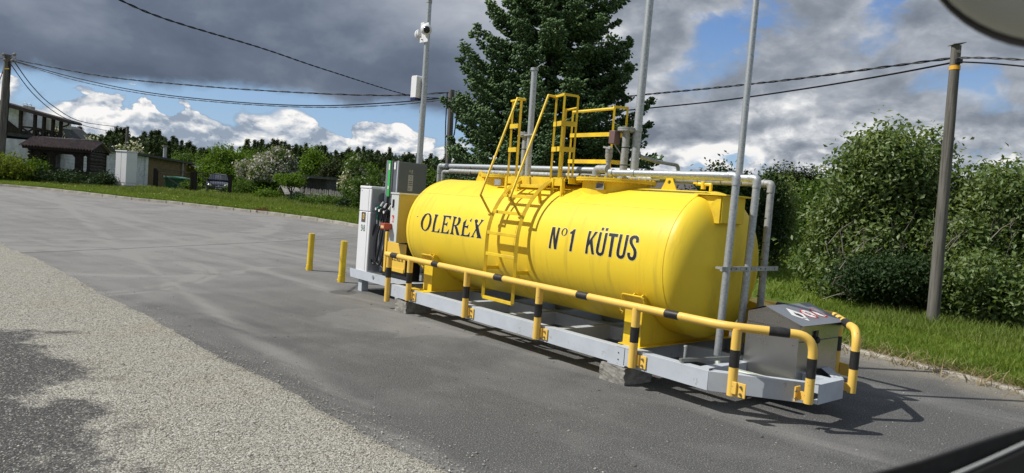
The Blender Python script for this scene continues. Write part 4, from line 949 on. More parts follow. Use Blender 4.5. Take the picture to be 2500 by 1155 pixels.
# ------------------------------------------------------------------ stainless spill box
bx = thing('spill_box', 'dented stainless steel fill box with sloping lid between the barrier posts', 'steel box', (1.06, 1.1, .25), st=True)
SB().prism([(.80, .25), (.92, .21), (1.32, .25), (1.32, .735), (.80, .735)], (0, .735, 0), (1, 0, 0), (0, 0, 1), (0, .74, 0)).build('body', STEEL, bx, smooth=False)
SB().prism([(.80, .738), (1.32, .738), (1.32, .79), (.985, .897), (.80, .83)], (0, .745, 0), (1, 0, 0), (0, 0, 1), (0, .72, 0)).build('gable', STEEL, bx, smooth=False)
def lidp(u, v, off=0.):   # u along y 0..1, v down the slope 0..1
    a = Vector((.985, 0, .905)); b_ = Vector((1.36, 0, .782)); n = (b_-a).cross(Vector((0, 1, 0))).normalized(); n = n if n.z > 0 else -n
    p = a.lerp(b_, v)+n*off; return Vector((p.x, .715+u*.785, p.z))
l = SB(); l.add([lidp(0, 0, .004), lidp(1, 0, .004), lidp(1, 1, .004), lidp(0, 1, .004), lidp(0, 0, .0), lidp(1, 0, .0), lidp(1, 1, .0), lidp(0, 1, .0)], [(0, 1, 2, 3), (7, 6, 5, 4), (0, 4, 5, 1), (1, 5, 6, 2), (2, 6, 7, 3), (3, 7, 4, 0)]); lid = l.build('lid', LIDM, bx, smooth=False)
SB().add([(.985, .715, .909), (.985, 1.50, .909), (.78, 1.50, .835), (.78, .715, .835)], [(0, 1, 2, 3)]).build('lid_back', LIDM, bx)
SB().b2((1.325, .74, .73), (1.345, 1.46, .775)).build('lid_lip', STEEL, lid)
SB().b2((1.322, 1.0, .57), (1.338, 1.05, .73)).build('hasp', BLKP, bx); SB().ball((1.345, 1.03, .64), .025, 8, 6, (1, 1, 1.3)).build('padlock', BLKP, bx)
SB().b2((1.321, .74, .63), (1.326, 1.47, .636)).build('panel_joint', BADGE, bx)
for p in ((.86, .69), (1.27, .60), (1.29, .30)): SB().cyl((p[0], .7285, p[1]), (p[0], .736, p[1]), .008, 8).build('rivet', BOLT, bx)
# warning signs on the lid: flame diamond, no smoking / no ignition roundels
def lidd(loops, m, off, name='sign'): return decal(loops, lambda u, v: lidp(u, v, off), m, bx, name)
su, sv = 1/.785, 1/.395
def circ(cu, cv, r, n=24): return [(cu+r*su*math.cos(2*math.pi*i/n), cv+r*sv*math.sin(2*math.pi*i/n)) for i in range(n)]
def strip(u0, v0, u1, v1, w_):
    d = Vector(((u1-u0)/su, (v1-v0)/sv)); n = Vector((-d.y, d.x)).normalized()*w_/2; return [(u0+n.x*su, v0+n.y*sv), (u1+n.x*su, v1+n.y*sv), (u1-n.x*su, v1-n.y*sv), (u0-n.x*su, v0-n.y*sv)]
lidd([[(.30-.13, .50), (.30, .18), (.30+.13, .50), (.30, .82)]], WHITE, .0055, 'flammable_sign')
lidd([[(.28, .62), (.255, .50), (.28, .42), (.285, .50), (.30, .36), (.315, .48), (.335, .44), (.345, .55), (.32, .64)]], BLKP, .0075, 'flame_symbol')
lidd([strip(.26, .69, .34, .69, .008)], BLKP, .0075, 'flame_symbol')
for cu, kind_ in ((.54, 0), (.78, 1)):
    lidd([circ(cu, .52, .087)], RED, .0055, 'prohibition_sign'); lidd([circ(cu, .52, .072)], WHITE, .0070, 'prohibition_sign')
    if kind_ == 0: lidd([circ(cu, .50, .030, 14), list(reversed(circ(cu, .50, .020, 14)))], BLKP, .0082, 'symbol'); lidd([strip(cu+.02, .60, cu+.05, .74, .012)], BLKP, .0082, 'symbol')
    else: lidd([strip(cu-.02, .44, cu+.02, .72, .016)], BLKP, .0082, 'symbol'); lidd([strip(cu-.06, .36, cu-.01, .42, .005)], BLKP, .0082, 'symbol')
    lidd([strip(cu-.065, .36, cu+.065, .68, .008)], RED, .0092, 'prohibition_bar')
t = thing('pump_housing', 'dark yellow cover behind the stainless box at the foot of the rear pipe', 'cover', (.6, 1.5, .37), st=True)
SB().prism([(0, 0), (.55, 0), (.48, .38), (0, .47)], (.30, 1.50, .365), (1, 0, 0), (0, 0, 1), (0, .22, 0)).build('cover', YEL2, t)

# ------------------------------------------------------------------ dispensers on their plinth
pl = thing('dispenser_plinth', 'pale grey steel plinth carrying the fuel dispensers left of the tank', 'plinth', (-5.6, .8, .2), st=True)
SB().prism([(-6.44, .35), (-6.40, .21), (-4.62, .21), (-4.62, .37), (-6.35, .35)], (0, .35, 0), (1, 0, 0), (0, 0, 1), (0, .012, 0)).build('front_beam', FRM, pl)
SB().prism([(-6.40, .35), (-6.36, .21), (-4.62, .21), (-4.62, .37), (-6.35, .35)], (0, 1.45, 0), (1, 0, 0), (0, 0, 1), (0, .012, 0)).build('rear_beam', FRM, pl)
SB().b2((-6.42, .365, .21), (-6.408, 1.45, .345)).build('end_beam', FRM, pl)
SB().b2((-6.38, .37, .325), (-4.64, 1.44, .335)).build('deck', FRM, pl)
g = SB()
for i in range(12):
    y = .375+i*.045; g.box((-5.62, y, .348), (.36, .006, .016))
for i in range(9): g.box((-5.78+i*.04, .62, .347), (.006, .5, .012))
g.build('walkway_grating', GRATE, pl, kind='stuff')
SB().b2((-6.2, .40, .0), (-6.08, .52, .208)).build('foot', FRM, pl); SB().b2((-5.0, .40, .0), (-4.86, .52, .208)).build('foot', FRM, pl)
SB().b2((-5.42, .395, .337), (-4.66, .41, .42)).build('kick_strip', BLKP, pl)
SB().lathe([(0, .03), (.006, .03)], (-5.62, .345, .30), (0, -1, 0), 16, True).build('cable_gland', GALD, pl)

wd = thing('payment_column', 'narrow white dispenser column marked 98 at the left end of the plinth', 'fuel pump', (-6.06, .6, .35), st=True)
X0, X1, Y0, Y1 = -6.255, -5.875, .36, .88
SB().b2((X0, Y0, .345), (X1, Y1, 1.325)).build('lower_cabinet', WHT, wd, bev=.012)
SB().b2((X0, Y0, 1.331), (X1, Y1, 1.70)).build('upper_cabinet', WHT, wd, bev=.012)
SB().b2((X0-.006, Y0-.006, 1.70), (X1+.006, Y1+.006, 1.745)).build('cap', WHT, wd, bev=.012)
SB().b2((X1-.075, Y0-.004, .36), (X1-.070, Y0-.001, 1.69)).build('door_joint', LABG, wd)
# grey side panel with round grille
SB().b2((X1+.0005, Y0+.02, .37), (X1+.004, Y1-.02, 1.315)).build('side_panel', mat('panel_grey', (.30, .31, .34), .45), wd)
SB().b2((X1+.0005, Y0+.02, 1.335), (X1+.004, Y1-.02, 1.695)).build('side_panel', MATS['panel_grey'], wd)
for i in range(9):
    z = 1.49+i*.018; hw = math.sqrt(max(0, .078**2-(z-1.562)**2)); SB().b2((X1+.004, .565-hw, z), (X1+.0075, .565+hw, z+.008)).build('grille_slat', BADGE, wd)
yf = Y0-.0025
def wdd(loops, m, off=0., name='mark', par=None): return decal(loops, lambda u, v: (u, yf-off, v), m, par or wd, name)
wdd([[(-6.155, 1.15), (-6.02, 1.15), (-6.02, 1.315), (-6.155, 1.315)]], BADGE, 0, 'badge')
wdd([arc(-6.087, 1.243, .036, 0, 360, 18, .046)[:-1]], ORNG if 0 else ORG, .0015, 'badge_disc')
def stroke(pts, w_):
    pts = [Vector(p) for p in pts]; Lf = []; Rt = []
    for i, p in enumerate(pts):
        d = (pts[min(i+1, len(pts)-1)]-pts[max(i-1, 0)]).normalized(); n = Vector((-d.y, d.x))*w_/2; Lf.append(tuple(p+n)); Rt.append(tuple(p-n))
    return Lf+Rt[::-1]
def ring(cx, cz, rx, rz, w_, n=20): return [arc(cx, cz, rx, 0, 360, n, rz)[:-1], list(reversed(arc(cx, cz, rx-w_, 0, 360, n, rz-w_)[:-1]))]
wdd([[(-6.115, 1.215), (-6.107, 1.215), (-6.107, 1.27), (-6.115, 1.27)]], BADGE, .003, 'digit_1'); wdd(ring(-6.078, 1.243, .017, .028, .008), BADGE, .003, 'digit_0')
# 98
wdd(ring(-6.125, 1.075, .028, .034, .012), GRND, 0, 'digit_9'); wdd([stroke([(-6.102, 1.06), (-6.106, 1.03), (-6.125, 1.010), (-6.148, 1.008)], .013)], GRND, .0012, 'digit_9')
wdd(ring(-6.045, 1.082, .024, .027, .011), GRND, 0, 'digit_8'); wdd(ring(-6.045, 1.032, .030, .031, .012), GRND, .0012, 'digit_8')
wdd([[(-6.21, 1.66), (-6.17, 1.66), (-6.17, 1.665), (-6.21, 1.665)]], BADGE, 0, 'print_line')

gd = thing('fuel_dispenser', 'tall dark grey fuel dispenser with green stripe and hanging hoses behind the white cabinet', 'fuel pump', (-5.5, .8, .35), st=True)
SB().b2((-5.70, .60, .34), (-5.50, 1.05, 2.17)).build('hose_column', GRYD, gd, bev=.006)
SB().b2((-5.50, .585, .34), (-5.475, .61, 2.18)).build('edge_trim', GRYL, gd)
SB().b2((-5.5, .60, .88), (-4.72, .96, 2.17)).build('head_cabinet', GRYD, gd, bev=.006) if 0 else None
SB().b2((-5.474, .60, .34), (-5.46, 1.12, 2.165)).build('side_panel', GRYD, gd, bev=.003)
SB().b2((-5.69, 1.05, .34), (-5.47, 1.12, 2.165)).build('rear_panel', GRYD, gd)
SB().tube([(-5.84, .60, .36), (-5.82, .60, 2.185)], .028, 4, ph=.5).build('corner_column', GRYL, gd, smooth=False)
SB().b2((-5.80, .60, .40), (-5.705, .66, 2.18)).build('hose_bay', BLKP, gd)
SB().b2((-5.78, .588, 1.60), (-5.715, .60, 2.18)).build('grade_strip', GRN, gd); SB().b2((-5.69, .59, 1.6), (-5.64, .60, 2.18)).build('grade_strip', BADGE, gd)
SB().b2((-5.765, .584, 2.03), (-5.73, .5875, 2.13)).build('grade_label', WHITE, gd); SB().b2((-5.765, .584, 1.72), (-5.735, .5875, 1.77)).build('grade_label', WHITE, gd); SB().b2((-5.61, .592, 2.04), (-5.56, .598, 2.15)).build('grade_label', WHITE, gd)
# stickers on the grey side
sx = -5.458
def sdd(loops, m, off=0., name='sticker'): return decal(loops, lambda u, v: (sx+off, u, v), m, gd, name)
sdd([[(.775, 1.71), (.865, 1.71), (.865, 1.97), (.775, 1.97)]], LABG, 0, 'notice_sticker')
for i in range(3): sdd([[(.785, 1.86-i*.03), (.855, 1.86-i*.03), (.855, 1.872-i*.03), (.785, 1.872-i*.03)]], BADGE, .0012, 'print_line')
sdd(ring(.82, 1.925, .022, .028, .006), BADGE, .0012, 'print_mark'); sdd([[(.795, 1.73), (.807, 1.73), (.807, 1.76), (.795, 1.76)]], BADGE, .0012, 'print_mark')
sdd(ring(.80, 2.03, .016, .018, .006), LABG, 0, 'print_mark'); sdd(ring(.84, 2.005, .016, .018, .006), LABG, 0, 'print_mark'); sdd([[(.83, 2.025), (.855, 2.025), (.855, 2.048), (.83, 2.048)]], LABG, 0, 'print_mark')
# nozzles in their boots, hoses looping to the ground
def nozzle(x, y, z, m, spout=WHITE):
    n = thing('pump_nozzle', ('green' if m is GRND else 'black')+' fuel nozzle hanging in its holder on the dispenser', 'nozzle', (x, y, z), st=True)
    SB().tube(bend([(x-.02, y, z-.16), (x-.03, y, z-.05), (x, y-.01, z+.02), (x+.06, y, z+.07)], .04), [.022, .022, .024, .026, .028, .028, .030, .032, .034, .034, .034, .032, .030, .026][:14], 10).build('grip', m, n)
    SB().ball((x-.01, y-.02, z+.02), .035, 10, 8, (1, .7, 1)).build('head', m, n); SB().lathe([(0, .022), (.008, .022)], (x-.02, y-.045, z+.015), (0, -1, 0), 14, True).build('grade_disc', WHITE, n)
    SB().tube([(x+.055, y, z+.065), (x+.115, y, z+.135)], [.020, .010], 8).build('spout', spout, n)
    SB().tube([(x-.03, y, z-.14), (x-.035, y, z-.23)], .019, 10).build('swivel', GALD, n); SB().tube([(x+.02, y-.01, z-.02), (x+.03, y-.03, z-.12)], .008, 6).build('trigger', BLKP, n)
    return n
nozzle(-5.79, .47, 1.37, GRND); nozzle(-5.68, .47, 1.35, BLKP); nozzle(-5.58, .50, 1.33, BLKP)['label'] = 'third fuel nozzle, black, nearest the electrical cabinet'
bpy.data.objects['pump_nozzle.001']['label'] = 'middle black fuel nozzle with a white disc'
def hose(x0, z0, xb, zb, x1, z1, y, m, lab, r=.017):
    t = thing('fuel_hose', lab, 'hose', (x0, y, z0), st=True, group='hoses on the fuel dispenser')
    P_ = [Vector((x0, y, z0)), Vector((x0-.06, y-.02, (z0+zb)/2+.1)), Vector((xb-.07, y-.02, zb+.14)), Vector((xb, y-.01, zb)), Vector((xb+.09, y, zb+.05)), Vector(((x1+xb)/2+.1, y+.04, (z1+zb)/2)), Vector((x1, y+.10, z1))]
    q = []
    for i in range(len(P_)-1):
        a, b_, c_, d_ = P_[max(i-1, 0)], P_[i], P_[i+1], P_[min(i+2, len(P_)-1)]
        for j in range(8):
            u = j/8; q.append(.5*((2*b_)+(c_-a)*u+(2*a-5*b_+4*c_-d_)*u*u+(3*b_-a-3*c_+d_)*u**3))
    q.append(P_[-1]); SB().tube(q, r, 10).build('rubber', m, t)
hose(-5.83, 1.14, -5.84, .50, -5.72, 1.5, .45, RUB, 'outermost black fuel hose looping below the green nozzle')
hose(-5.72, 1.12, -5.72, .50, -5.62, 1.5, .47, RUB, 'black fuel hose looping below the middle nozzle')
hose(-5.74, 1.2, -5.68, .44, -5.60, 1.5, .53, mat('hose_grey', (.22, .24, .26), .5), 'grey fuel hose behind the black ones, left of two', .022)
hose(-5.62, 1.2, -5.54, .44, -5.52, 1.5, .54, MATS['hose_grey'], 'grey fuel hose behind the black ones, right of two', .022)
for i, x in enumerate((-5.66, -5.57, -5.49)): SB().tube([(x, .57, .38), (x+.005, .57, 1.25)], .026, 10).build('hose_guide', GRYL if i != 1 else MATS['hose_grey'], gd)

yp = thing('lower_pump_cabinet', 'yellow front panel of the pump cabinet behind the barrier, black sides', 'cabinet', (-5.05, .6, .35), st=True)
SB().b2((-5.36, .43, .345), (-4.80, .95, .905)).build('housing', BLKP, yp, bev=.006)
SB().b2((-5.36, .415, .47), (-4.80, .429, .90)).build('front_panel', ORG, yp, bev=.006)
SB().b2((-5.42, .40, .36), (-5.365, .44, 1.05)).build('side_strip', ORG, yp)
SB().prism([(-5.34, .46), (-4.82, .46), (-4.82, .52), (-5.34, .50)], (0, .4165, 0), (1, 0, 0), (0, 0, 1), (0, -.012, 0)).build('folded_edge', ORG, yp)
# name across the panel (its lower half shows below the rail)
GL = {'O': [arc(.3, .5, .3, 0, 360, 18, .5)[:-1], list(reversed(arc(.3, .5, .17, 0, 360, 18, .40)[:-1]))],
      'L': [[(0, 0), (.55, 0), (.55, .25), (.47, .12), (.28, .1), (.28, .92), (.38, 1), (0, 1), (.1, .92), (.1, .08)]],
      'E': [[(0, 0), (.58, 0), (.58, .25), (.48, .1), (.28, .1), (.28, .45), (.44, .45), (.44, .57), (.28, .57), (.28, .9), (.46, .9), (.55, .78), (.55, 1), (0, 1), (.1, .92), (.1, .08)]],
      'R': [[(0, 0), (.36, 0), (.28, .1), (.28, .42), (.34, .42), (.52, 0), (.75, 0), (.52, .46), (.60, .6), (.60, .8), (.45, 1), (0, 1), (.1, .92), (.1, .08)], [(.28, .9), (.38, .88), (.42, .76), (.38, .56), (.28, .52)]],
      'X': [[(0, 0), (.22, 0), (.2, .08), (.33, .36), (.46, .08), (.42, 0), (.75, 0), (.68, .1), (.46, .54), (.6, .9), (.7, 1), (.48, 1), (.48, .92), (.38, .68), (.26, .92), (.3, 1), (0, 1), (.07, .92), (.28, .5), (.08, .1)]]}
u0 = -5.25
for ch in 'OLEREX':
    decal(GL[ch], lambda u, v, q=u0: (q+u*.088, .4125, .625+v*.095), LET_, yp, 'letter'); u0 += .067

ec = thing('electrical_cabinet', 'slim pale grey control cabinet with beige side against the left end of the tank', 'cabinet', (-4.95, .45, .92), st=True)
SB().b2((-5.04, .25, .925), (-4.825, .62, 1.65)).build('case', BEIGE, ec, bev=.004)
SB().b2((-4.824, .258, .93), (-4.818, .615, 1.645)).build('side', BEIGES, ec)
SB().b2((-5.05, .24, 1.651), (-4.80, .64, 1.675)).build('hood', BEIGE, ec)
SB().b2((-4.98, .235, 1.46), (-4.945, .249, 1.57)).build('door_lock', BLKP, ec, bev=.004); SB().b2((-4.968, .225, 1.435), (-4.95, .235, 1.47)).build('door_lock', BLKP, ec)
ef = lambda u, v, q=.0: (u, .2475-q, v)
decal([[(-4.985, 1.225), (-4.925, 1.225), (-4.925, 1.33), (-4.985, 1.33)]], lambda u, v: ef(u, v), RED, ec, 'fire_sign'); decal([[(-4.98, 1.235), (-4.962, 1.235), (-4.962, 1.30), (-4.975, 1.31), (-4.98, 1.29)]], lambda u, v: ef(u, v, .0012), WHITE, ec, 'extinguisher_symbol')
decal([[(-4.945, 1.23), (-4.93, 1.23), (-4.93, 1.28), (-4.94, 1.29)]], lambda u, v: ef(u, v, .0012), WHITE, ec, 'flame_symbol')
t = thing('emergency_button', 'red-brown emergency stop box on the front of the control cabinet', 'switch', (-5.0, .2, 1.15), st=True)
SB().b2((-5.09, .12, 1.11), (-4.97, .246, 1.20)).build('box', REDB, t, bev=.004); SB().b2((-5.075, .1165, 1.13), (-4.985, .1195, 1.165)).build('label_strip', mat('label_cream', (.75, .55, .25), .5), t)
t = thing('conduit_run', 'grey conduit and cable tray standing on the left end of the skid', 'conduit', (-4.6, .7, .36), st=True)
SB().b2((-4.66, .60, .37), (-4.60, .72, .95)).build('tray', GALD, t)
for z in (.5, .62, .74, .86): SB().b2((-4.668, .59, z), (-4.592, .73, z+.008)).build('strap', BLKP, t)
SB().b2((-4.74, .9, .36), (-4.2, 1.4, .7)).build('battery_box', BLKP, t, bev=.01)

# ------------------------------------------------------------------ camera mast with its fittings
cmx, cmy = -5.835, 1.2
t = thing('camera_mast', 'tall galvanised mast with security cameras behind the grey dispenser', 'mast', (cmx, cmy, .3), st=True)
SB().tube([(cmx, cmy, .3), (cmx-.005, cmy, 3.3), (cmx-.03, cmy, 4.93)], [.052, .050, .040], 18).build('tube', GALV, t)
SB().tube([(cmx-.03, cmy, 4.86), (cmx-.03, cmy, 5.1)], .047, 14).build('top_socket', GALD, t); SB().cyl((cmx-.03, cmy, 4.95), (cmx-.03, cmy, 4.965), .05, 14).build('clamp', BLKP, t)
SB().tube([(cmx+.05, cmy+.03, .9), (cmx+.05, cmy+.03, 2.2)], .012, 8).build('earth_conduit', YEL2, t)
SB().tube([(cmx-.08, cmy, 3.16), (cmx-.10, cmy, 3.05), (cmx-.06, cmy, 3.0), (cmx-.05, cmy, 2.9)], .007, 6).build('drip_cable', BLKP, t)
t = thing('camera_bracket', 'white mounting plates clamped round the mast below its top', 'bracket', (cmx, cmy, 4.3), st=True)
SB().b2((cmx-.125, cmy-.075, 4.20), (cmx-.02, cmy-.06, 4.53)).build('plate', WHT, t); SB().b2((cmx+.0, cmy-.085, 4.19), (cmx+.13, cmy-.07, 4.50)).build('plate', WHT, t)
for z in (4.24, 4.46): SB().cyl((cmx-.04, cmy-.10, z), (cmx-.04, cmy-.055, z), .008, 6).build('bolt', BLKP, t)
def dome(label, c, d):
    t = thing('security_camera', label, 'camera', c, st=True, group='security cameras on the mast'); c = Vector(c); d = Vector(d).normalized()
    SB().lathe([(-.08, .0), (-.08, .066), (.0, .070), (.012, .062), (.014, .082), (.05, .092), (.09, .084), (.12, .055), (.125, .0)], c, d, 20).build('housing', WHT, t)
    SB().ball(c+d*.092+Vector((0, 0, -.005)), .062, 14, 10).build('lens_ball', LENS, t)
dome('white turret camera with a dark lens facing right on the mast', (cmx+.13, cmy-.13, 4.37), (.85, -.40, -.14))
dome('second white turret camera, half hidden behind the mast plates', (cmx-.17, cmy-.04, 4.36), (-.9, .3, -.1))
t = thing('alarm_siren', 'white siren box with a dark blue base on the side of the mast', 'siren', (cmx-.16, cmy-.05, 3.4), st=True)
SB().prism([(-.10, 0), (.06, -.01), (.075, .0), (.075, .34), (.06, .36), (-.085, .365), (-.10, .34)], (cmx-.125, cmy-.13, 3.285), (1, 0, 0), (0, 0, 1), (0, .13, 0)).build('housing', WHT, t, bev=.01)
SB().b2((cmx-.215, cmy-.135, 3.235), (cmx-.06, cmy-.01, 3.288)).build('strobe', BLUE, t, bev=.01)
t = thing('warning_lamp', 'small cream box with an orange lens beside the camera mast', 'lamp', (-5.95, 1.1, 1.9), st=True)
SB().b2((-5.98, 1.02, 1.86), (-5.87, 1.12, 1.95)).build('box', mat('lamp_cream', (.80, .62, .25), .4), t, bev=.004); SB().lathe([(0, .0), (0, .035), (.03, .035), (.05, .02), (.052, 0)], (-5.98, 1.07, 1.905), (-1, 0, 0), 12).build('lens', ORNG, t)

# ------------------------------------------------------------------ bollards
for (px, py), lean, lab in (((-8.75, .668), (.02, .01), 'left yellow steel bollard standing alone on the asphalt'), ((-7.124, .552), (.035, .0), 'right yellow steel bollard, the one nearer the dispenser plinth')):
    t = thing('bollard', lab, 'bollard', (px, py, 0), st=True, group='yellow bollards beside the dispensers')
    h_ = .745; SB().lathe([(0, .064), (.13, .064), (.13, .058), (h_, .058), (h_, .0)], (px, py, 0), (lean[0], lean[1], 1), 20).build('post', YEL2, t)
    SB().lathe([(0, .062), (.13, .062), (.13, .0)], (px, py, 0), (0, 0, 1), 20).build('sleeve', YEL2, t); SB().b2((px-.11, py-.03, .03), (px-.05, py+.01, .055)).build('lock_bolt', YEL2, t)
# ------------------------------------------------------------------ buildings and things beyond the yard
def gp(px, py, Y):   # ground point below a photo column
    p = at(px, py, Y); return (p.x, Y, ground_z(p.x, Y))
def slab(mb, pp, Y, th):
    """polygon given by photo points on the plane y=Y, given real thickness th away from the viewer"""
    P_ = [at(x, y, Y) for x, y in pp]; mb.prism([(p.x, p.z) for p in P_], (0, Y, 0), (1, 0, 0), (0, 0, 1), (0, th, 0)); return mb
# white plank outbuilding (left wing) and its long receding wing
def planked(name, label, p0, p1, zt0, zt1, z0, m, rows, over=.35, end=None):
    t = thing(name, label, 'outbuilding', (*p0, z0)); p0, p1 = Vector(p0), Vector(p1); d = (p1-p0).normalized(); n = Vector((d.y, -d.x))  # outward
    if n.y > 0 and abs(n.y) > abs(n.x): n = -n
    q0, q1 = p0-n*.06, p1-n*.06; b2_ = -n*6
    mb = MB(); mb.add([(*q0, z0), (*q1, z0), (*q1, zt1), (*q0, zt0), (*(q0+b2_), z0), (*(q1+b2_), z0), (*(q1+b2_), zt1), (*(q0+b2_), zt0)], [(0, 1, 2, 3), (5, 4, 7, 6), (4, 0, 3, 7), (1, 5, 6, 2), (0, 4, 5, 1), (3, 2, 6, 7)]); mb.build('wall', m, t, smooth=False)
    for i in range(rows):
        f0, f1 = i/rows, (i+1)/rows; a0, a1 = z0+(zt0-z0)*f0, z0+(zt0-z0)*f1; c0, c1 = z0+(zt1-z0)*f0, z0+(zt1-z0)*f1
        lo = n*.0; hi = -n*.03
        mb = MB(); mb.add([(*(p0+lo), a0+.012), (*(p1+lo), c0+.012), (*(p1+hi), c1), (*(p0+hi), a1), (*(q0), a0+.012), (*(q1), c0+.012), (*q1, c1), (*q0, a1)], [(0, 1, 2, 3), (4, 0, 3, 7), (1, 5, 6, 2), (0, 4, 5, 1), (3, 2, 6, 7)]); mb.build('siding_board', m, t, smooth=False)
    o0, o1 = p0+n*over, p1+n*over+d*.3; mb = MB(); mb.add([(*o0, zt0), (*o1, zt1), (*(o1-n*6.6), zt1+.35), (*(o0-n*6.6), zt0+.35), (*o0, zt0+.20), (*o1, zt1+.20), (*(o1-n*6.6), zt1+.55), (*(o0-n*6.6), zt0+.55)], [(3, 2, 1, 0), (4, 5, 6, 7), (0, 1, 5, 4), (1, 2, 6, 5), (2, 3, 7, 6), (3, 0, 4, 7)]); mb.build('roof', ROOFG, t, smooth=False)
    return t
a = at(-90, 340, 46); b_ = at(95, 340, 46)
planked('outbuilding', 'white plank-clad shed wing with flat dark roof at the far left edge', (a.x, 46), (b_.x, 46), 3.18, 3.20, .3, WHT2, 14)
w0 = Vector((at(148, 400, 45).x, 45)); w1 = Vector((at(484, 400, 80).x, 80)); t_ = .476; wm_ = w0.lerp(w1, t_)
planked('outbuilding', 'long white weatherboarded wing between the timber shelter and the brown wing', w0, wm_, 3.15, 3.02, .3, WHT2, 14)
t = planked('outbuilding', 'olive-brown boarded wing with a downpipe and a small lean-to canopy at its end', wm_+(w1-w0).normalized()*.02, w1, 3.02, 2.85, .3, OLIVE, 12)
mb = MB(); q = w0.lerp(w1, .80); mb.cyl((q.x+.15, q.y, .5), (q.x+.15, q.y, 2.9), .10, 8); mb.build('downpipe', GALD, t)
mb = MB(); q = wm_; mb.box((q.x+.05, q.y, 1.7), (.12, .5, 2.6)); mb.build('corner_board', WHT2, t)
mb = MB(); q = w0.lerp(w1, .88); q2 = w1; mb.add([(q.x, q.y, 2.75), (q2.x+.4, q2.y, 2.70), (q2.x+2.6, q2.y-1, 2.30), (q.x+2.2, q.y-1, 2.36), (q.x, q.y, 2.85), (q2.x+.4, q2.y, 2.8), (q2.x+2.6, q2.y-1, 2.4), (q.x+2.2, q.y-1, 2.46)], [(3, 2, 1, 0), (4, 5, 6, 7), (0, 1, 5, 4), (1, 2, 6, 5), (2, 3, 7, 6), (3, 0, 4, 7)]); mb.build('canopy', GALD, t, smooth=False)
for q in ((q.x+2.1, q.y-.9), (q2.x+2.4, q2.y-.9)): MB().box((*q, 1.3), (.22, .22, 2.1)).build('canopy_post', BROWN, t)
p = at(402, 384, 70); t = thing('flue_pipe', 'pale flue pipe standing on the roof of the brown wing', 'flue', (p.x, 70, 2.9)); MB().cyl((p.x, 70, 2.9), (p.x, 70, at(404, 358, 70).z), .16, 10).build('pipe', LABG, t); MB().cyl((p.x, 70, at(404, 359, 70).z), (p.x, 70, at(404, 355, 70).z), .24, 10).build('cap', BRK, t)

# white house with a dark balcony
hs = thing('house', 'white two-storey house with dark timber balcony behind the left outbuilding', 'house', gp(40, 330, 58))
slab(MB(), [(-140, 215), (52, 268), (50, 345), (-140, 345)], 57.2, 5).build('wall', WHT2, hs, smooth=False)
slab(MB(), [(48, 268), (120, 287), (119, 345), (48, 345)], 60.0, 3).build('wall', mat('wall_cream', (.45, .46, .36), .7), hs, smooth=False)
slab(MB(), [(-140, 209), (0, 247), (166, 294), (171, 298), (169, 302), (0, 257), (-140, 220)], 56.2, 1.6).build('roof', BROWN, hs, smooth=False)
f = slab(MB(), [(56, 286), (82, 291), (81, 310), (55, 306)], 59.8, .15).build('window', BROWN, hs, smooth=False)
for a, b_ in ((58, 66), (69, 79)): slab(MB(), [(a, 289), (b_, 290), (b_, 307), (a, 306)], 59.72, .07).build('pane', GLASS, f, smooth=False)
slab(MB(), [(66.3, 289), (68.7, 290), (68, 307), (66, 306)], 59.68, .05).build('frame', WHT2, f, smooth=False)
f = slab(MB(), [(94, 291), (108, 294), (106, 332), (93, 330)], 59.85, .1).build('door', WHT2, hs, smooth=False)
slab(MB(), [(97, 295), (105, 297), (104, 314), (96, 312)], 59.78, .06).build('pane', GLASS, f, smooth=False)
slab(MB(), [(8, 290), (14, 292), (67, 334), (60, 340), (30, 340), (8, 318)], 57.0, 1.0).build('stair_wall', BROWN, hs, smooth=False)
def pbeam(p0, p1, Y, w_, m, name, par, Y2=None):
    MB().beam(at(*p0, Y), at(*p1, Y2 or Y), w_, w_, (0, 1, 0)).build(name, m, par, smooth=False)
for a, y0 in ((51, 270), (86, 279), (108, 285), (130, 291), (149, 296)): pbeam((a+.5, y0), (a-2.5, 345), 56.6, .20, BROWN, 'balcony_post', hs)
pbeam((50, 309), (87, 313), 56.6, .14, BROWN, 'balcony_rail', hs); pbeam((87, 313), (150, 326), 56.6, .14, BROWN, 'balcony_rail', hs); pbeam((48, 332), (150, 341), 56.6, .2, BROWN, 'balcony_rail', hs)
for x0, x1, ya, yb in ((50, 86, 310, 332), (88, 97, 313, 334), (97, 108, 315, 336), (109, 119, 318, 338), (119, 130, 320, 339), (131, 149, 323, 340)):
    pbeam((x0, ya), (x1, yb+1), 56.6, .11, BROWN, 'brace', hs); pbeam((x0, yb), (x1, ya+2), 56.75, .11, BROWN, 'brace', hs)
slab(MB(), [(118, 299), (134, 307), (170, 341), (118, 341)], 61, 4).build('rear_roof', ROOFG, hs, smooth=False)
c = slab(MB(), [(57, 256), (66, 258), (66, 272), (56, 272)], 60, .5).build('chimney', BRK, hs, smooth=False); slab(MB(), [(67, 258), (76, 260), (75, 275), (67, 273)], 60, .5).build('chimney', BRK, hs, smooth=False)
for x, y in ((61, 257.5), (71.5, 259.5)):
    q = at(x, y, 60.2); mb = MB(); mb.tube([(q.x+.19*math.cos(R(a)), 60.2, q.z+.05+.14*math.sin(R(a))) for a in range(-10, 200, 30)], .03, 5); mb.build('chimney_cowl', GALD, hs)
pbeam((168, 302), (166, 306), 56.3, .10, BROWN, 'gutter_pipe', hs); pbeam((166, 306), (152, 310), 56.3, .10, BROWN, 'gutter_pipe', hs)

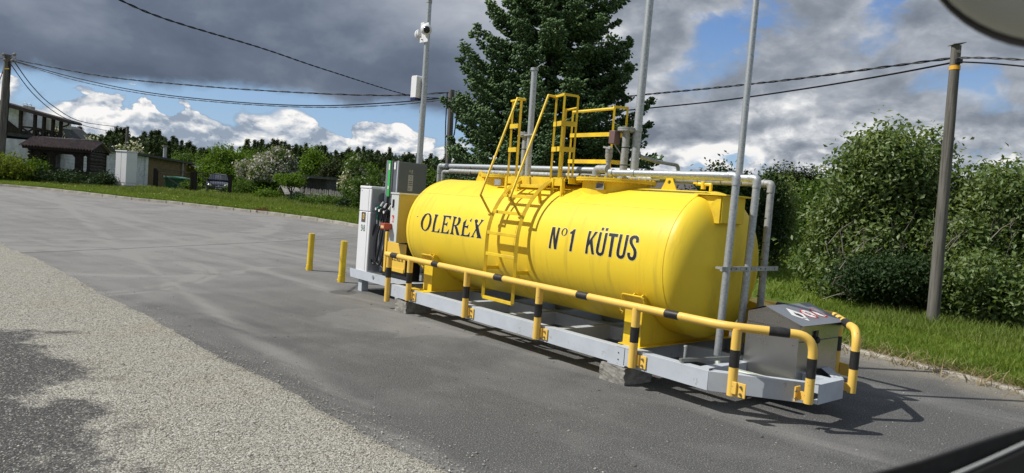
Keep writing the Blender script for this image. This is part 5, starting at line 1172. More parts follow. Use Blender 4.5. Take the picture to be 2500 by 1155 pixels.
# timber shelter (log gazebo) with corrugated roof
e0 = at(45, 352, 42.2); g0 = (e0.x, 42.2, .42); ga = R(10)
gz_ = thing('garden_shelter', 'dark timber garden shelter with brown corrugated roof among bushes at the left', 'shelter', g0, ga)
gm = Matrix.Translation(g0) @ Matrix.Rotation(ga, 4, 'Z')
class G(MB):
    def build(s, name, m, parent=None, **k): s.v = [tuple(gm @ Vector(v)) for v in s.v]; return MB.build(s, name, m, parent, **k)
ez, rz = e0.z-.42, at(78, 333, 43.8).z-.42; W_ = 4.0
for side in (0, 1):
    n = 48; V = []; 
    for i in range(n+1):
        x = W_*i/n; off = .055*(1 if i % 2 else -1); yA, zA = (0, ez) if side == 0 else (3.3, ez); V += [(x, yA, zA+off), (x, 1.65, rz+off)]
    Fq = [(2*i, 2*i+2, 2*i+3, 2*i+1) for i in range(n)]; mb = G(); mb.add(V, Fq); o = mb.build('corrugated_roof', ROOFB, gz_, smooth=False); so = o.modifiers.new('thick', 'SOLIDIFY'); so.thickness = .03
G().b2((.1, 1.6, rz-.14), (W_-.1, 1.7, rz-.05)).build('ridge_beam', BROWN, gz_)
G().prism([(.15, ez-.02), (3.15, ez-.02), (1.65, rz-.06)], (W_-.22, 0, 0), (0, 1, 0), (0, 0, 1), (.05, 0, 0)).build('gable_board', BROWN, gz_); G().prism([(.15, ez-.02), (3.15, ez-.02), (1.65, rz-.06)], (.2, 0, 0), (0, 1, 0), (0, 0, 1), (.05, 0, 0)).build('gable_board', BROWN, gz_)
for y in (.10, 3.05): G().b2((.15, y, ez-.20), (W_-.15, y+.14, ez-.03)).build('eave_beam', BROWN, gz_)
def cpanel(x0, x1, y):  # panel with chamfered opening corners
    pass
for y in (.35, 2.85):
    for a, b_ in (((.55, 1.05), (1.40, 1.85), (2.95, 3.40), (3.62, 3.78)) if y < 1 else ((.55, .75), (3.6, 3.78))): G().b2((a, y, 0), (b_, y+.12, ez-.15)).build('post', BROWN, gz_)
    G().b2((.55, y+.02, 0), (3.78, y+.10, 1.02 if y < 1 else .8)).build('panel', BROWN, gz_)
    G().b2((.55, y+.02, ez-.38 if y < 1 else ez-.22), (3.78, y+.10, ez-.12)).build('lintel', BROWN, gz_)
    for a, b_ in (((1.05, 1.40), (1.85, 2.95), (3.40, 3.62)) if y < 1 else ()):
        c_ = min(.16, (b_-a)*.35)
        for sx_, xx in ((1, a), (-1, b_)):
            for zz_, s_ in ((ez-.38, -1), (1.02, 1)): G().prism([(0, 0), (sx_*c_, 0), (0, s_*c_)], (xx, y+.03, zz_), (1, 0, 0), (0, 0, 1), (0, .06, 0)).build('corner_brace', BROWN, gz_, smooth=False)
for x in (.50, 3.82):
    for i in range(11): G().cyl((x, .22, .1+i*.205), (x, 2.4, .1+i*.205), .10, 8).build('log', BROWN, gz_)
G().b2((1.5, 1.6, .40), (3.3, 2.0, .45)).build('bench_top', GREYW, gz_)

# distribution cabinet
p = gp(305, 455, 41.5); eb = thing('electrical_cabinet', 'tall white electrical distribution cabinet on a concrete plinth on the far verge', 'utility cabinet', p, R(-20))
cmz = Matrix.Translation(p) @ Matrix.Rotation(R(-20), 4, 'Z')
class Cb(MB):
    def build(s, name, m, parent=None, **k): s.v = [tuple(cmz @ Vector(v)) for v in s.v]; return MB.build(s, name, m, parent, **k)
zt = at(300, 367, 41.5).z-p[2]
Cb().b2((-.86, -.0, -.1), (.03, .80, .22)).build('plinth', CONC, eb); Cb().b2((-.82, .03, .22), (-.0, .74, .36)).build('skirt', WHT, eb)
Cb().b2((-.84, .02, .37), (.01, .76, zt-.07)).build('case', WHT, eb, bev=.01); Cb().b2((-.88, -.02, zt-.07), (.05, .80, zt)).build('lid', WHT, eb, bev=.01)
Cb().b2((-.86, .1, 1.25), (-.842, .16, 1.50)).build('door_lock', BLKP, eb); Cb().b2((-.425, .012, .4), (-.415, .02, zt-.1)).build('door_joint', LABG, eb)

# yard gate, bin and car behind it
gt = thing('yard_gate', 'black steel two-leaf yard gate with square posts, one leaf half open', 'gate', gp(470, 470, 44))
def gpost(px, top, Y, w_=.14): q = gp(px, 470, Y); MB().b2((q[0]-w_/2, Y-w_/2, q[2]-.1), (q[0]+w_/2, Y+w_/2, at(px, top, Y).z)).build('gate_post', GATE, gt)
gpost(376, 411, 47); gpost(381, 414, 46.8, .12); gpost(467, 420, 44.4, .13); gpost(475, 418, 44, .16); gpost(561, 429, 42.5, .15)
def gleaf(a, b_, c_, d_, Ya, Yb):
    """corner photo points: top a-b, bottom c-d"""
    A_, B_, C_, D_ = at(*a, Ya), at(*b_, Yb), at(*c_, Ya), at(*d_, Yb)
    for p_, q_ in ((A_, B_), (C_, D_), (A_, C_), (B_, D_), (A_, D_)): MB().beam(p_, q_, .045, .045).build('gate_bar', GATE, gt)
gleaf((384, 416), (466, 421), (384, 462), (466, 473), 46.8, 44.6); gleaf((478, 419), (559, 430), (478, 472), (556, 480), 44, 42.7)
for i in range(1, 14): A_ = at(478+(559-478)*i/14, 419+(430-419)*i/14, 44-1.3*i/14); B_ = at(478+(556-478)*i/14, 472+(480-472)*i/14, 44-1.3*i/14); MB().beam(A_, B_, .012, .012).build('gate_wire', GATE, gt)
bn = thing('wheelie_bin', 'large green wheeled refuse container in long grass behind the gate', 'bin', gp(432, 462, 48))
q = at(432, 450, 48); zb = gp(432, 462, 48)[2]; ztb = at(432, 436, 48).z
MB().add([(q.x-.55, 47.6, zb), (q.x+.55, 47.6, zb), (q.x+.63, 47.5, ztb), (q.x-.63, 47.5, ztb), (q.x-.55, 48.4, zb), (q.x+.55, 48.4, zb), (q.x+.63, 48.5, ztb), (q.x-.63, 48.5, ztb)], [(0, 1, 2, 3), (5, 4, 7, 6), (4, 0, 3, 7), (1, 5, 6, 2), (0, 4, 5, 1), (3, 2, 6, 7)]).build('body', BING, bn, bev=.03)
MB().prism([(-.68, 0), (.68, -.0), (.64, .07), (0, .13), (-.66, .10)], (q.x, 47.42, ztb), (1, 0, 0), (0, 0, 1), (0, 1.15, 0)).build('lid', BINL, bn, bev=.01)
for x in (-.5, .5): MB().cyl((q.x+x, 47.6, zb+.08), (q.x+x, 47.7, zb+.08), .09, 10).build('wheel', BLKP, bn)
# car, nose towards the yard
cx_ = at(534, 450, 57).x; cb = (cx_, 57, ground_z(cx_, 57)); cth = R(24); cr = thing('parked_car', 'dark blue car parked nose-on in long grass behind the gate', 'car', cb, cth)
cmm = Matrix.Translation(cb) @ Matrix.Rotation(cth, 4, 'Z')
class K(MB):
    def build(s, name, m, parent=None, **k): s.v = [tuple(cmm @ Vector(v)) for v in s.v]; return MB.build(s, name, m, parent, **k)
def loft(rings):
    mb = K(); n = len(rings[0]); V = [v for r in rings for v in r]; Fq = [(i*n+j, i*n+j+1, (i+1)*n+j+1, (i+1)*n+j) for i in range(len(rings)-1) for j in range(n-1)]
    Fq += [tuple(range(n)), tuple(range(len(V)-1, len(V)-n-1, -1))]; mb.add(V, Fq); return mb
def sec(y, w_, zb_, zs, zt_, wt):   # half-width at sill/shoulder/top
    return [(-w_*.92, y, zb_), (-w_, y, zb_+.2), (-w_, y, zs), (-wt, y, zt_-.03), (-wt*.6, y, zt_), (0, y, zt_+.015), (wt*.6, y, zt_), (wt, y, zt_-.03), (w_, y, zs), (w_, y, zb_+.2), (w_*.92, y, zb_)]
loft([sec(.0, .72, .28, .50, .60, .66), sec(.12, .86, .2, .58, .74, .78), sec(.5, .91, .2, .72, .86, .80), sec(1.05, .92, .2, .85, .99, .80), sec(1.2, .92, .2, .88, 1.02, .8), sec(3.8, .92, .2, .9, 1.04, .8), sec(4.3, .85, .3, .85, .98, .75)]).build('body', CAR, cr, sharp=50)
loft([sec(1.15, .82, .9, .95, 1.02, .76), sec(1.85, .80, .9, 1.1, 1.53, .62), sec(2.3, .80, .9, 1.1, 1.60, .62), sec(3.6, .80, .9, 1.1, 1.55, .60), sec(4.2, .8, .9, 1.0, 1.1, .7)]).build('cabin', CAR, cr, sharp=50)
K().add([(-.72, 1.17, 1.04), (.72, 1.17, 1.04), (.58, 1.80, 1.50), (-.58, 1.80, 1.50)], [(0, 1, 2, 3)]).build('windscreen', CARG, cr, smooth=False)
for s_ in (-1, 1):
    K().add([(s_*.83, 1.5, 1.08), (s_*.83, 3.5, 1.08), (s_*.66, 3.3, 1.48), (s_*.66, 2.0, 1.48)], [(0, 1, 2, 3)]).build('side_window', CARG, cr, smooth=False)
    h = K().ball((s_*.62, .07, .66), .19, 12, 8, (1.2, .6, .62)).build('headlight', CHR if s_ < 0 else LABG, cr)
    K().ball((s_*1.0, 1.45, 1.05), .11, 10, 6, (1, .6, .7)).build('wing_mirror', CAR, cr)
    for y in (.85, 3.5):
        wh = K().lathe([(-.1, .0), (-.1, .31), (.1, .31), (.1, 0)], (s_*.80, y, .31), (1, 0, 0), 18).build('wheel', RUB, cr); K().lathe([(0, .2), (.01, .2)], (s_*.905, y, .31), (s_, 0, 0), 12, True).build('rim', GALD, wh)
K().tube([(-.46, .06, .70), (-.34, -.02, .56), (0, -.05, .54), (.34, -.02, .56), (.46, .06, .70)], .022, 6).build('grille_trim', CHR, cr); K().lathe([(0, .065), (.02, .065)], (0, -.03, .63), (0, -1, 0), 14, True).build('badge', CHR, cr)
K().b2((-.38, -.03, .40), (.38, .06, .52)).build('lower_grille', BLKP, cr); K().b2((-.26, -.06, .36), (.26, -.035, .46)).build('number_plate', LABG, cr)

# garden clutter: little gabled roof, picket fence, dark shed, cottage roof
t = thing('well_cover', 'small weathered gable roof over a well standing in the weeds', 'well cover', gp(705, 470, 42))
A_, B_, C_, D_, E_ = at(685, 451, 42.7), at(727, 458, 42.7), at(738, 474, 41.5), at(696, 474, 41.5), at(673, 472, 43.6)
for q in (((A_, B_, C_, D_)), ((A_, B_, B_+(E_-A_), E_))):
    d_ = Vector((0, 0, .05)); MB().add(list(q)+[p_-d_ for p_ in q], [(0, 1, 2, 3), (7, 6, 5, 4), (0, 4, 5, 1), (1, 5, 6, 2), (2, 6, 7, 3), (3, 7, 4, 0)]).build('roof_panel', GREYW, t, smooth=False)
MB().prism([(0, 0), (.35, .0), (.35, .5), (0, .5)], (D_.x+.1, 42.2, ground_z(D_.x, 42)), (1, 0, 0), (0, 0, 1), (0, .8, 0)).build('kerb_ring', GREYW, t)
fe = thing('picket_fence', 'weathered grey picket fence half buried in weeds in front of the dark shed', 'fence', gp(800, 480, 40.5))
pk = None; nP = 64
for i in range(nP):
    px = 728+(905-728)*i/(nP-1); Yp = 43-4.5*i/(nP-1); q = at(px, 470, Yp); zg = ground_z(q.x, Yp); zt = at(px, 459+(px-728)*.085, Yp).z+random.uniform(-.05, .05)
    if i < 5: o = MB().prism([(-.036, 0), (.036, 0), (.036, 1.1+.02*i), (0, 1.14+.02*i), (-.036, 1.10)], (0, 0, 0), (1, 0, 0), (0, 0, 1), (0, .02, 0)).build('picket', GREYW, None, smooth=False); o.parent = fe; pk = pk or []; pk.append(o)
    else: o = pk[i % 5].copy(); col.objects.link(o)
    o.location = Vector((q.x, Yp, zt-1.14))-fe.matrix_world.translation
    o.rotation_euler = (0, random.uniform(-.03, .03), R(-40)+random.uniform(-.1, .1))
for dz_ in (.25, .85):
    a, b_ = at(728, 470, 43), at(905, 470, 38.5); MB().beam((a.x, 43.05, at(728, 459, 43).z-1.14+dz_), (b_.x, 38.55, at(905, 474, 38.5).z-1.14+dz_), .04, .07).build('fence_rail', GREYW, fe)
t = thing('garden_shed', 'dark tarred plank shed with a flat roof behind the picket fence', 'shed', gp(770, 470, 48))
a, b_ = at(738, 430, 48), at(799, 438, 48); zg = ground_z(a.x, 48); wdt = b_.x-a.x
MB().b2((a.x, 48, zg), (b_.x, 51, a.z-.1)).build('wall', DARKW, t)
for i in range(9): MB().b2((a.x+wdt*i/9+.02, 47.96, zg), (a.x+wdt*(i+1)/9-.02, 47.99, a.z-.12)).build('plank', DARKW, t)
MB().b2((a.x-.25, 47.6, a.z-.1), (b_.x+.2, 51.3, a.z+.06)).build('roof', ROOFG, t)
def cottage(label, pr, Y, gab, chim=None, white=True):
    t = thing('cottage', label, 'house', gp(pr[0][0], 480, Y)); A_, B_ = at(*pr[0], Y+2.5), at(*pr[1], Y+2.5); C_, D_ = at(*pr[2], Y), at(*pr[3], Y)
    dd_ = Vector((0, 0, .15)); q = (A_, B_, C_, D_); MB().add(list(q)+[p_-dd_ for p_ in q], [(0, 1, 2, 3), (7, 6, 5, 4), (0, 4, 5, 1), (1, 5, 6, 2), (2, 6, 7, 3), (3, 7, 4, 0)]).build('roof', mat('roof_grey_slate', (.10, .09, .085), .8, nscale=2), t, smooth=False)
    zg = ground_z(D_.x, Y); MB().b2((D_.x+.3, Y+.3, zg), (C_.x-.3, Y+5, D_.z-.1)).build('wall', WHT2 if white else GREYW, t)
    zr = A_.z-.1; MB().prism([(Y+.3, C_.z-.12), (Y+5, C_.z-.12), (Y+2.6, zr)], (C_.x-.35, 0, 0), (0, 1, 0), (0, 0, 1), (.05, 0, 0)).build('gable', WHT2, t, smooth=False)
    MB().add([A_-Vector((0, .02, 0)), B_-Vector((0, .02, 0)), Vector((B_.x, Y+5.2, C_.z)), Vector((A_.x, Y+5.2, C_.z))], [(0, 1, 2, 3)]).build('roof', MATS['roof_grey_slate'], t, smooth=False)
    if chim: a = at(*chim[0], Y+2.4); MB().b2((a.x-.3, Y+2.2, a.z-1.2), (a.x+.3, Y+2.8, at(*chim[1], Y+2.4).z)).build('chimney', BRK, t)
cottage('grey roofed cottage with a stone chimney beyond the lilacs left of the pumps', [(896, 437), (942, 440), (946, 458), (898, 454)], 52, None, ((925, 440), (925, 421)))
cottage('low dark roof of a cottage just above the right part of the tank', [(1588, 446), (1688, 444), (1706, 468), (1572, 468)], 34, None)

# ------------------------------------------------------------------ poles, wires and lamps
def upole(label, px0, py0, px1, py1, Y, r0, r1, yellow=None, name='utility_pole'):
    a, b_ = at(px0, py0, Y), at(px1, py1, Y); zg = ground_z(a.x, Y); d = b_-a; a2 = a-d*((a.z-zg)/d.z+.01)
    t = thing(name, label, 'utility pole', (a2.x, Y, zg)); n_ = 6
    MB().tube([a2.lerp(b_, i/n_) for i in range(n_+1)], [r0+(r1-r0)*i/n_ for i in range(n_+1)], 16).build('pole_shaft', WOODP, t)
    if yellow: c = at(*yellow, Y); MB().tube([c-d.normalized()*.035, c+d.normalized()*.035], r1*1.12, 16).build('yellow_band', mat('band_yellow', (.80, .42, .03), .5), t)
    return t, a2, b_
t, a, b_ = upole('weathered wooden utility pole with a yellow band in front of the right bushes', 2276, 795, 2335, 112, 12.47, .105, .078, (2331, 166))
MB().prism([(-.11, 0), (.11, .045), (.11, .055), (-.11, .012)], (b_.x+.005, b_.y-.09, b_.z), (1, 0, 0), (0, 0, 1), (0, .18, 0)).build('cap_plate', BRK, t)
MB().cyl(at(2334, 128, 12.47)+Vector((0, -.09, 0)), at(2334, 128, 12.47)+Vector((0, -.05, 0)), .03, 10).build('bolt', BOLT, t); MB().box(at(2333, 152, 12.47)+Vector((0, -.09, 0)), (.10, .06, .07)).build('cable_clamp', BLKP, t)
t, a, b_ = upole('leaning wooden utility pole with insulators at the far left edge', 5, 330, 20, 134, 41, .235, .18)
for px, py in ((9, 137), (35, 137), (12, 150), (30, 152)): c = at(px, py, 40.8); MB().lathe([(0, .0), (0, .06), (.10, .10), (.16, .06), (.2, .0)], c, (0, 0, 1), 8).build('insulator', BRK, t)
MB().beam(at(2, 135, 41), at(38, 142, 41), .08, .10).build('cross_arm', GALD, t); MB().tube([at(22, 150, 40.8), at(23, 230, 40.75), at(16, 330, 40.7)], .03, 6).build('down_cable', WIRE, t); MB().beam(at(12, 168, 40.75), at(22, 168, 40.75), .05, .05).build('strap', ORG, t)
t, a, b_ = upole('wooden utility pole with hanging cables half hidden by the spruce', 1098, 330, 1103, 220, 27, .125, .11)
for pp in ([(1092, 225), (1088, 300), (1086, 420)], [(1113, 222), (1120, 250), (1114, 300), (1106, 340)], [(1112, 235), (1117, 262), (1109, 330)]): MB().tube([at(x, y, 26.8) for x, y in pp], .022, 6).build('down_cable', WIRE, t)
t, a, b_ = upole('thin distant wooden pole with a bracket before the pine wood', 309, 360, 312, 309, 70, .15, .13); MB().beam(at(310, 311, 70), at(300, 317, 70), .08, .08).build('bracket', WIRE, t)
q = gp(202, 345, 72); t = thing('street_lamp', 'small distant grey street lamp above the outbuilding roof', 'street lamp', q); p = at(202, 326, 72); MB().tube([(q[0], 72, q[2]), p, at(190, 325, 72)], .07, 6).build('lamp_post', GALD, t); MB().box(at(189, 325, 72), (.6, .3, .12)).build('lamp_head', LABG, t)

def wire(label, pts, r=.012, m=WIRE, twist=False, n=14):
    """pts: (px, py, Y) along the wire"""
    Q = [at(*p) for p in pts]; q = []
    for i in range(len(Q)-1):
        a_, b2_, c_, d_ = Q[max(i-1, 0)], Q[i], Q[i+1], Q[min(i+2, len(Q)-1)]
        for j in range(n):
            u = j/n; q.append(.5*((2*b2_)+(c_-a_)*u+(2*a_-5*b2_+4*c_-d_)*u*u+(3*b2_-a_-3*c_+d_)*u**3))
    q.append(Q[-1]); t = thing('overhead_wire', label, 'wire', q[0], group='overhead wires')
    if twist:
        L_ = 0; cs_ = [[], []]; q2 = []
        for i in range(len(q)-1):
            for j in range(4): q2.append(q[i].lerp(q[i+1], j/4))
        q2.append(q[-1]); 
        for i, p_ in enumerate(q2):
            if i: L_ += (p_-q2[i-1]).length
            a_ = L_*2*math.pi/twist; d_ = Vector((math.cos(a_)*.5, math.cos(a_)*.5, math.sin(a_)))*r*.8
            cs_[0].append(p_+d_); cs_[1].append(p_-d_)
        MB().tube(cs_[0], r*.72, 6).build('strand', m, t); MB().tube(cs_[1], r*.72, 6).build('strand', WIREG if m is WIRE else m, t)
    else: MB().tube(q, r, 6).build('strand', m, t)
wire('twisted upper wire sagging from the left pole to the pole beside the spruce', [(36, 146, 40.8), (250, 186, 38), (500, 211, 33.5), (750, 227, 30.5), (950, 233, 28.3), (1096, 226, 27)], .024, WIRE, 1.6, 24)
wire('thick black lower wire of the span from the left pole', [(34, 149, 40.8), (180, 189, 38.8), (350, 224, 35), (550, 247, 32.5), (760, 258, 30.3), (950, 251, 28.3), (1098, 238, 27)], .023)
wire('pale twisted wire hanging just below the thick one', [(34, 150, 40.8), (180, 195, 38.8), (350, 229, 35), (550, 251, 32.5), (760, 262, 30.3), (950, 257, 28.3), (1098, 242, 27)], .016, WIREG, 1.4, 20)
wire('long wire coming down from the upper left to the camera mast height', [(250, -22, 11), (400, 45, 13), (640, 118, 17), (800, 172, 20.5), (1000, 233, 27), (1100, 240, 27)], .013, WIRE, .8, 24)
wire('upper of two service wires running down to the distant thin pole', [(36, 152, 40.8), (80, 212, 44), (130, 259, 52), (200, 297, 60), (311, 312, 70)], .028)
wire('lower of two service wires running down to the distant thin pole', [(27, 158, 40.8), (80, 228, 44), (140, 278, 52), (200, 305, 60), (260, 319, 68)], .025)
wire('short wire leaving the frame from the left pole', [(12, 146, 40.8), (5, 180, 47), (-20, 240, 58)], .028); wire('grey feeder wire leaving the frame from the top of the left pole', [(15, 140, 40.8), (0, 143, 46), (-40, 148, 55)], .028, WIREG)
wire('upper twisted black wire reaching the banded pole from behind the spruce', [(1330, 249, 24), (1450, 245, 21), (1565, 232, 19.5), (1750, 214, 17.2), (1950, 192, 15), (2150, 165, 13.6), (2331, 141, 12.5)], .017, WIRE, .7, 22)
wire('lower straight black wire reaching the banded pole from behind the spruce', [(1330, 289, 24), (1565, 266, 19.5), (1750, 247, 17.2), (1950, 219, 15), (2150, 186, 13.6), (2331, 152, 12.5)], .017)
wire('upper wire running on to the right from the banded pole', [(2339, 141, 12.4), (2420, 142, 11.6), (2530, 148, 10.8)], .014, WIREG, .7, 22); wire('lower wire running on to the right from the banded pole', [(2339, 151, 12.4), (2420, 155, 11.6), (2530, 165, 10.8)], .014, WIRE)
# ------------------------------------------------------------------ the big spruce behind the tank
def spruce(base, Ht, R0, label):
    t = thing('spruce_tree', label, 'tree', base); bx_, by_, bz_ = base
    mb = MB(); mb.tube([(bx_, by_, bz_-.1), (bx_+.05, by_, bz_+Ht*.5), (bx_, by_, bz_+Ht*.97)], [.24, .13, .02], 10); mb.build('trunk', BARK, t)
    br = MB(); tips = []; z = 1.25
    def lim(z):  # radius of the crown at height z
        f = (z-.8)/(Ht-.8); return R0*(1-f)**1.0*(min(1, .70+f*2.2))
    k_ = 0; DIR = []
    while z < Ht-.1:
        Lm = lim(z); nb = int(11 if z < 9 else 7)
        for j in range(nb):
            a = 2*math.pi*(j+random.random()*.9)/nb+k_*.7; Lb = Lm*random.uniform(.78, 1.10); Lb = max(Lb, .15)
            if random.random() < .10: Lb *= 1.10
            zz0 = z+random.uniform(-.2, .2); droop = random.uniform(.14, .26) if z < 9.5 else -.3
            rise = random.uniform(.08, .24); h = Vector((math.cos(a), math.sin(a), 0)); sdv = Vector((-h.y, h.x, 0)); pts = []
            nseg = 7
            for s_ in range(nseg+1):
                u = s_/nseg; pts.append(Vector((bx_, by_, bz_+zz0))+h*(Lb*u)+Vector((0, 0, Lb*(-droop*math.sin(u*2.6)*1.1+rise*u*u*.9)))+sdv*(math.sin(u*2+j)*.05*Lb))
            if h.y < .35 or random.random() < .5: br.tube(pts, [.032*(1-.8*s_/nseg)*min(1, Lb/2) + .004 for s_ in range(nseg+1)], 4, False)
            # side sprays
            nsp = max(3, int(Lb*6.2))
            for s_ in range(nsp):
                u = .30+.70*(s_+random.random())/nsp; i = min(nseg-1, int(u*nseg)); p = pts[i].lerp(pts[i+1], u*nseg-i); dr = (pts[i+1]-pts[i]).normalized()
                for sgn in (-1, 1):
                    Ls = Lb*.30*(1.18-u)*random.uniform(.75, 1.25)+.12; d2 = (dr*random.uniform(.5, .8)+sdv*sgn*random.uniform(.6, .9)+Vector((0, 0, random.uniform(-.22, .06)))).normalized()
                    nt = max(2, int(Ls/.075))
                    for q in range(nt):
                        v = (q+.5)/nt; c = p+d2*(Ls*v)+Vector((0, 0, -.10*Ls*math.sin(v*3)))
                        tips.append(c); DIR.append(d2)
            e = pts[-1]
            for q in range(5): tips.append(e+Vector(unit(1)[0])*.07+h*.03); DIR.append(h)
        z += random.uniform(.31, .39)*(1 if z < 8 else 1.1); k_ += 1
    br.build('branch_wood', BARK, t, kind='stuff')
    C = np.array([tuple(c) for c in tips]); Dv = np.array([tuple(d) for d in DIR])
    # keep what can be seen from the yard side plus a share of the back
    back = (C[:, 1]-by_) > .9; C = C[~back | (rng.random(len(C)) < .35)]; Dv = Dv[~back | (rng.random(len(back)) < 2)] if 0 else Dv[:len(C)]
    rep = 4; C = np.repeat(C, rep, 0)+rng.normal(0, 1, (len(C)*rep, 3))*np.array((.042, .042, .026)); Dv = np.repeat(Dv, rep, 0)
    d = Dv*.9+unit(len(C))*.55; d[:, 2] += .30; d /= np.linalg.norm(d, axis=1)[:, None]; n = len(C)
    u = np.cross(d, unit(n)); u /= np.linalg.norm(u, axis=1)[:, None]; v = np.cross(d, u); Ls = rng.uniform(.085, .165, n)[:, None]; rr = Ls*.23
    # needle shoot: 5-sided spindle
    A_ = C-d*Ls*.35; B_ = C+d*Ls*.65; M_ = C+d*Ls*.22; ring = [M_+(u*math.cos(a)+v*math.sin(a))*rr*rng.uniform(.7, 1.3, (n, 1)) for a in (0, 1.571, 3.14, 4.71)]
    V = np.stack([A_, B_]+ring, 1).reshape(-1, 3)-np.array(base); i = np.arange(n)*6; Fc = []
    for j in range(4): j2 = (j+1) % 4; Fc += [np.stack([i, i+2+j2, i+2+j], 1), np.stack([i+1, i+2+j, i+2+j2], 1)]
    npmesh('needles', V, np.concatenate(Fc), LF_SPR, t); return n
p = at(1326, 400, 19.5); nsp_ = spruce((p.x, 19.5, ground_z(p.x, 19.5)), 13.6, 3.4, 'huge dark blue-green spruce towering behind the middle of the tank'); print('spruce shoots', nsp_)

# ------------------------------------------------------------------ bushes at the right
def bush(label, px, py, Y, wpx, hpx, n, per, m, size, r=.05, nl=9, name='willow_bush', cat='bush', group=None, **k):
    c = at(px, py, Y); s_ = Y/F; zg = ground_z(c.x, Y); ztop = at(px, py-hpx, Y).z; cz = (zg+ztop)/2; rz_ = (ztop-zg)/2; rx_ = wpx*s_/2
    lb = sublobes(c.x, Y, cz, rx_, rx_*.85, rz_, nl); return tree(name, label, cat, (c.x, Y, zg), lb, n, per, size*1.5, size, m, r, group, **k)
bush('tallest willow bush in the middle of the right thicket, left of the banded pole', 2180, 560, 15.6, 330, 240, 4600, 8, LF_WILLOW, .125, .06, 26, group='willow thicket')
bush('rounded willow bush at the left end of the right thicket', 2065, 615, 16.6, 210, 120, 2700, 8, LF_WILLOW, .125, .05, 20, group='willow thicket')
bush('broad willow bush right of the banded pole', 2410, 620, 14.6, 300, 225, 4000, 8, LF_WILLOW, .12, .06, 24, group='willow thicket')
bush('willow bush at the right edge of the photo', 2600, 640, 13.8, 300, 235, 2600, 8, LF_WILLOW, .12, .06, 12, group='willow thicket')
bush('low dark bush in front of the thicket behind the banded pole', 2200, 700, 14.0, 330, 90, 2200, 8, LF_DARK, .075, .03, 9, group='willow thicket')
bush('low dense bush between the thicket and the verge at the right', 2420, 720, 13.1, 240, 90, 1300, 8, LF_WILLOW, .10, .03, 8, group='willow thicket')
bush('low spreading bush at the foot of the left willow', 2070, 690, 15.4, 150, 70, 900, 8, LF_WILLOW, .10, .03, 8, group='willow thicket')
# bare twigs inside the thicket
tw = MB()
for i in range(70):
    px, py, Y = random.uniform(2000, 2480), random.uniform(560, 760), random.uniform(13.2, 14.8); a = at(px, py, Y); d = Vector((random.uniform(-.6, .6), random.uniform(-.5, .1), random.uniform(.3, 1))).normalized(); L_ = random.uniform(.25, .6); b_ = a+d*L_+Vector((random.uniform(-.1, .1), 0, 0)); tw.tube([a, a.lerp(b_, .5)+Vector((random.uniform(-.05, .05), 0, .04)), b_], [.011, .007, .003], 4, False)
    for _ in range(3): c = a.lerp(b_, random.uniform(.3, .9)); tw.tube([c, c+(d+Vector((random.uniform(-.8, .8), 0, random.uniform(-.2, .5)))).normalized()*L_*.35], [.005, .002], 3, False)
tag(tw.build('dry_twigs', mat('twig_grey', (.20, .18, .15), .9), kind='stuff', recalc=False), 'tangle of dry grey twigs in the right thicket', 'twigs')
bush('round apple-green bush seen beyond the pipes right of the tank', 1990, 510, 26, 120, 66, 1300, 8, LF_MID, .13, .05, 8, name='round_bush')
bush('leafy bush between the rear pipe and the thicket', 1905, 470, 22.5, 90, 70, 900, 8, LF_WILLOW, .12, .05, 8, name='round_bush')
bush('dark bushy pine with candle tips at the left end of the thicket', 1955, 470, 30, 130, 60, 1300, 8, LF_PINE2, .17, .08, 9, name='bushy_pine', cat='tree', up_bias=1.)
bush('another dark bushy pine just behind the rear pipe', 1890, 480, 32, 110, 60, 1000, 8, LF_PINE2, .17, .08, 8, name='bushy_pine', cat='tree', up_bias=1.)
bush('young maple with a pointed top behind the right lifting lug', 1757, 440, 21, 90, 62, 700, 8, LF_MID, .12, .05, 7, name='young_maple', cat='tree')
bush('spreading dark tree right behind the down pipes', 1800, 480, 21.5, 130, 70, 1300, 8, LF_DARK, .12, .06, 8, name='garden_tree', cat='tree')
bush('small leafy tree with a raised tip right of the down pipes', 1880, 450, 21.8, 70, 42, 500, 8, LF_DARK, .11, .04, 5, name='garden_tree', cat='tree')
bush('low dark hedge behind the right end of the tank', 1700, 520, 24, 260, 62, 1800, 8, LF_DARK, .13, .05, 9, name='hedge', cat='hedge')
bush('bright green bush between the camera mast and the tank', 1050, 470, 25, 100, 62, 1100, 8, LF_MID, .12, .05, 7, name='round_bush')
bush('dark garden hedge behind the left part of the tank', 1150, 500, 26, 260, 70, 1600, 8, LF_DARK, .14, .05, 9, name='hedge', cat='hedge')
bush('dark garden hedge behind the middle of the tank', 1440, 520, 27, 340, 62, 1600, 8, LF_DARK, .15, .05, 9, name='hedge', cat='hedge')

# ------------------------------------------------------------------ garden trees and shrubs at the left
FL = (FLW, 1100, .10, 0)
bush('yellow-green hedge at the far left edge before the white shed', 10, 415, 40, 150, 28, 1500, 8, LF_YEL, .16, .05, 10, name='hedge', cat='hedge')
bush('leafy creeper bush covering the left corner of the shelter', 88, 420, 41, 50, 25, 500, 8, LF_BRIGHT, .13, .04, 6, name='creeper_bush')
bush('dark low bush at the foot of the shelter', 150, 442, 41.2, 150, 14, 900, 8, LF_DARK, .14, .04, 8, name='low_bush')
bush('dark bush between the shelter and the white electrical cabinet', 250, 447, 41, 60, 14, 500, 8, LF_DARK, .13, .04, 6, name='low_bush')
bush('white flowering bush above the shelter roof at the balcony', 135, 350, 58, 50, 26, 300, 7, LF_MID, .2, .06, 5, name='flowering_bush', flowers=(FLW, 90, .20, 2.6))
bush('white flowering bush above the middle of the outbuilding roof', 228, 360, 60, 60, 30, 350, 7, LF_MID, .2, .06, 5, name='flowering_bush', flowers=(FLW, 130, .20, 2.6))
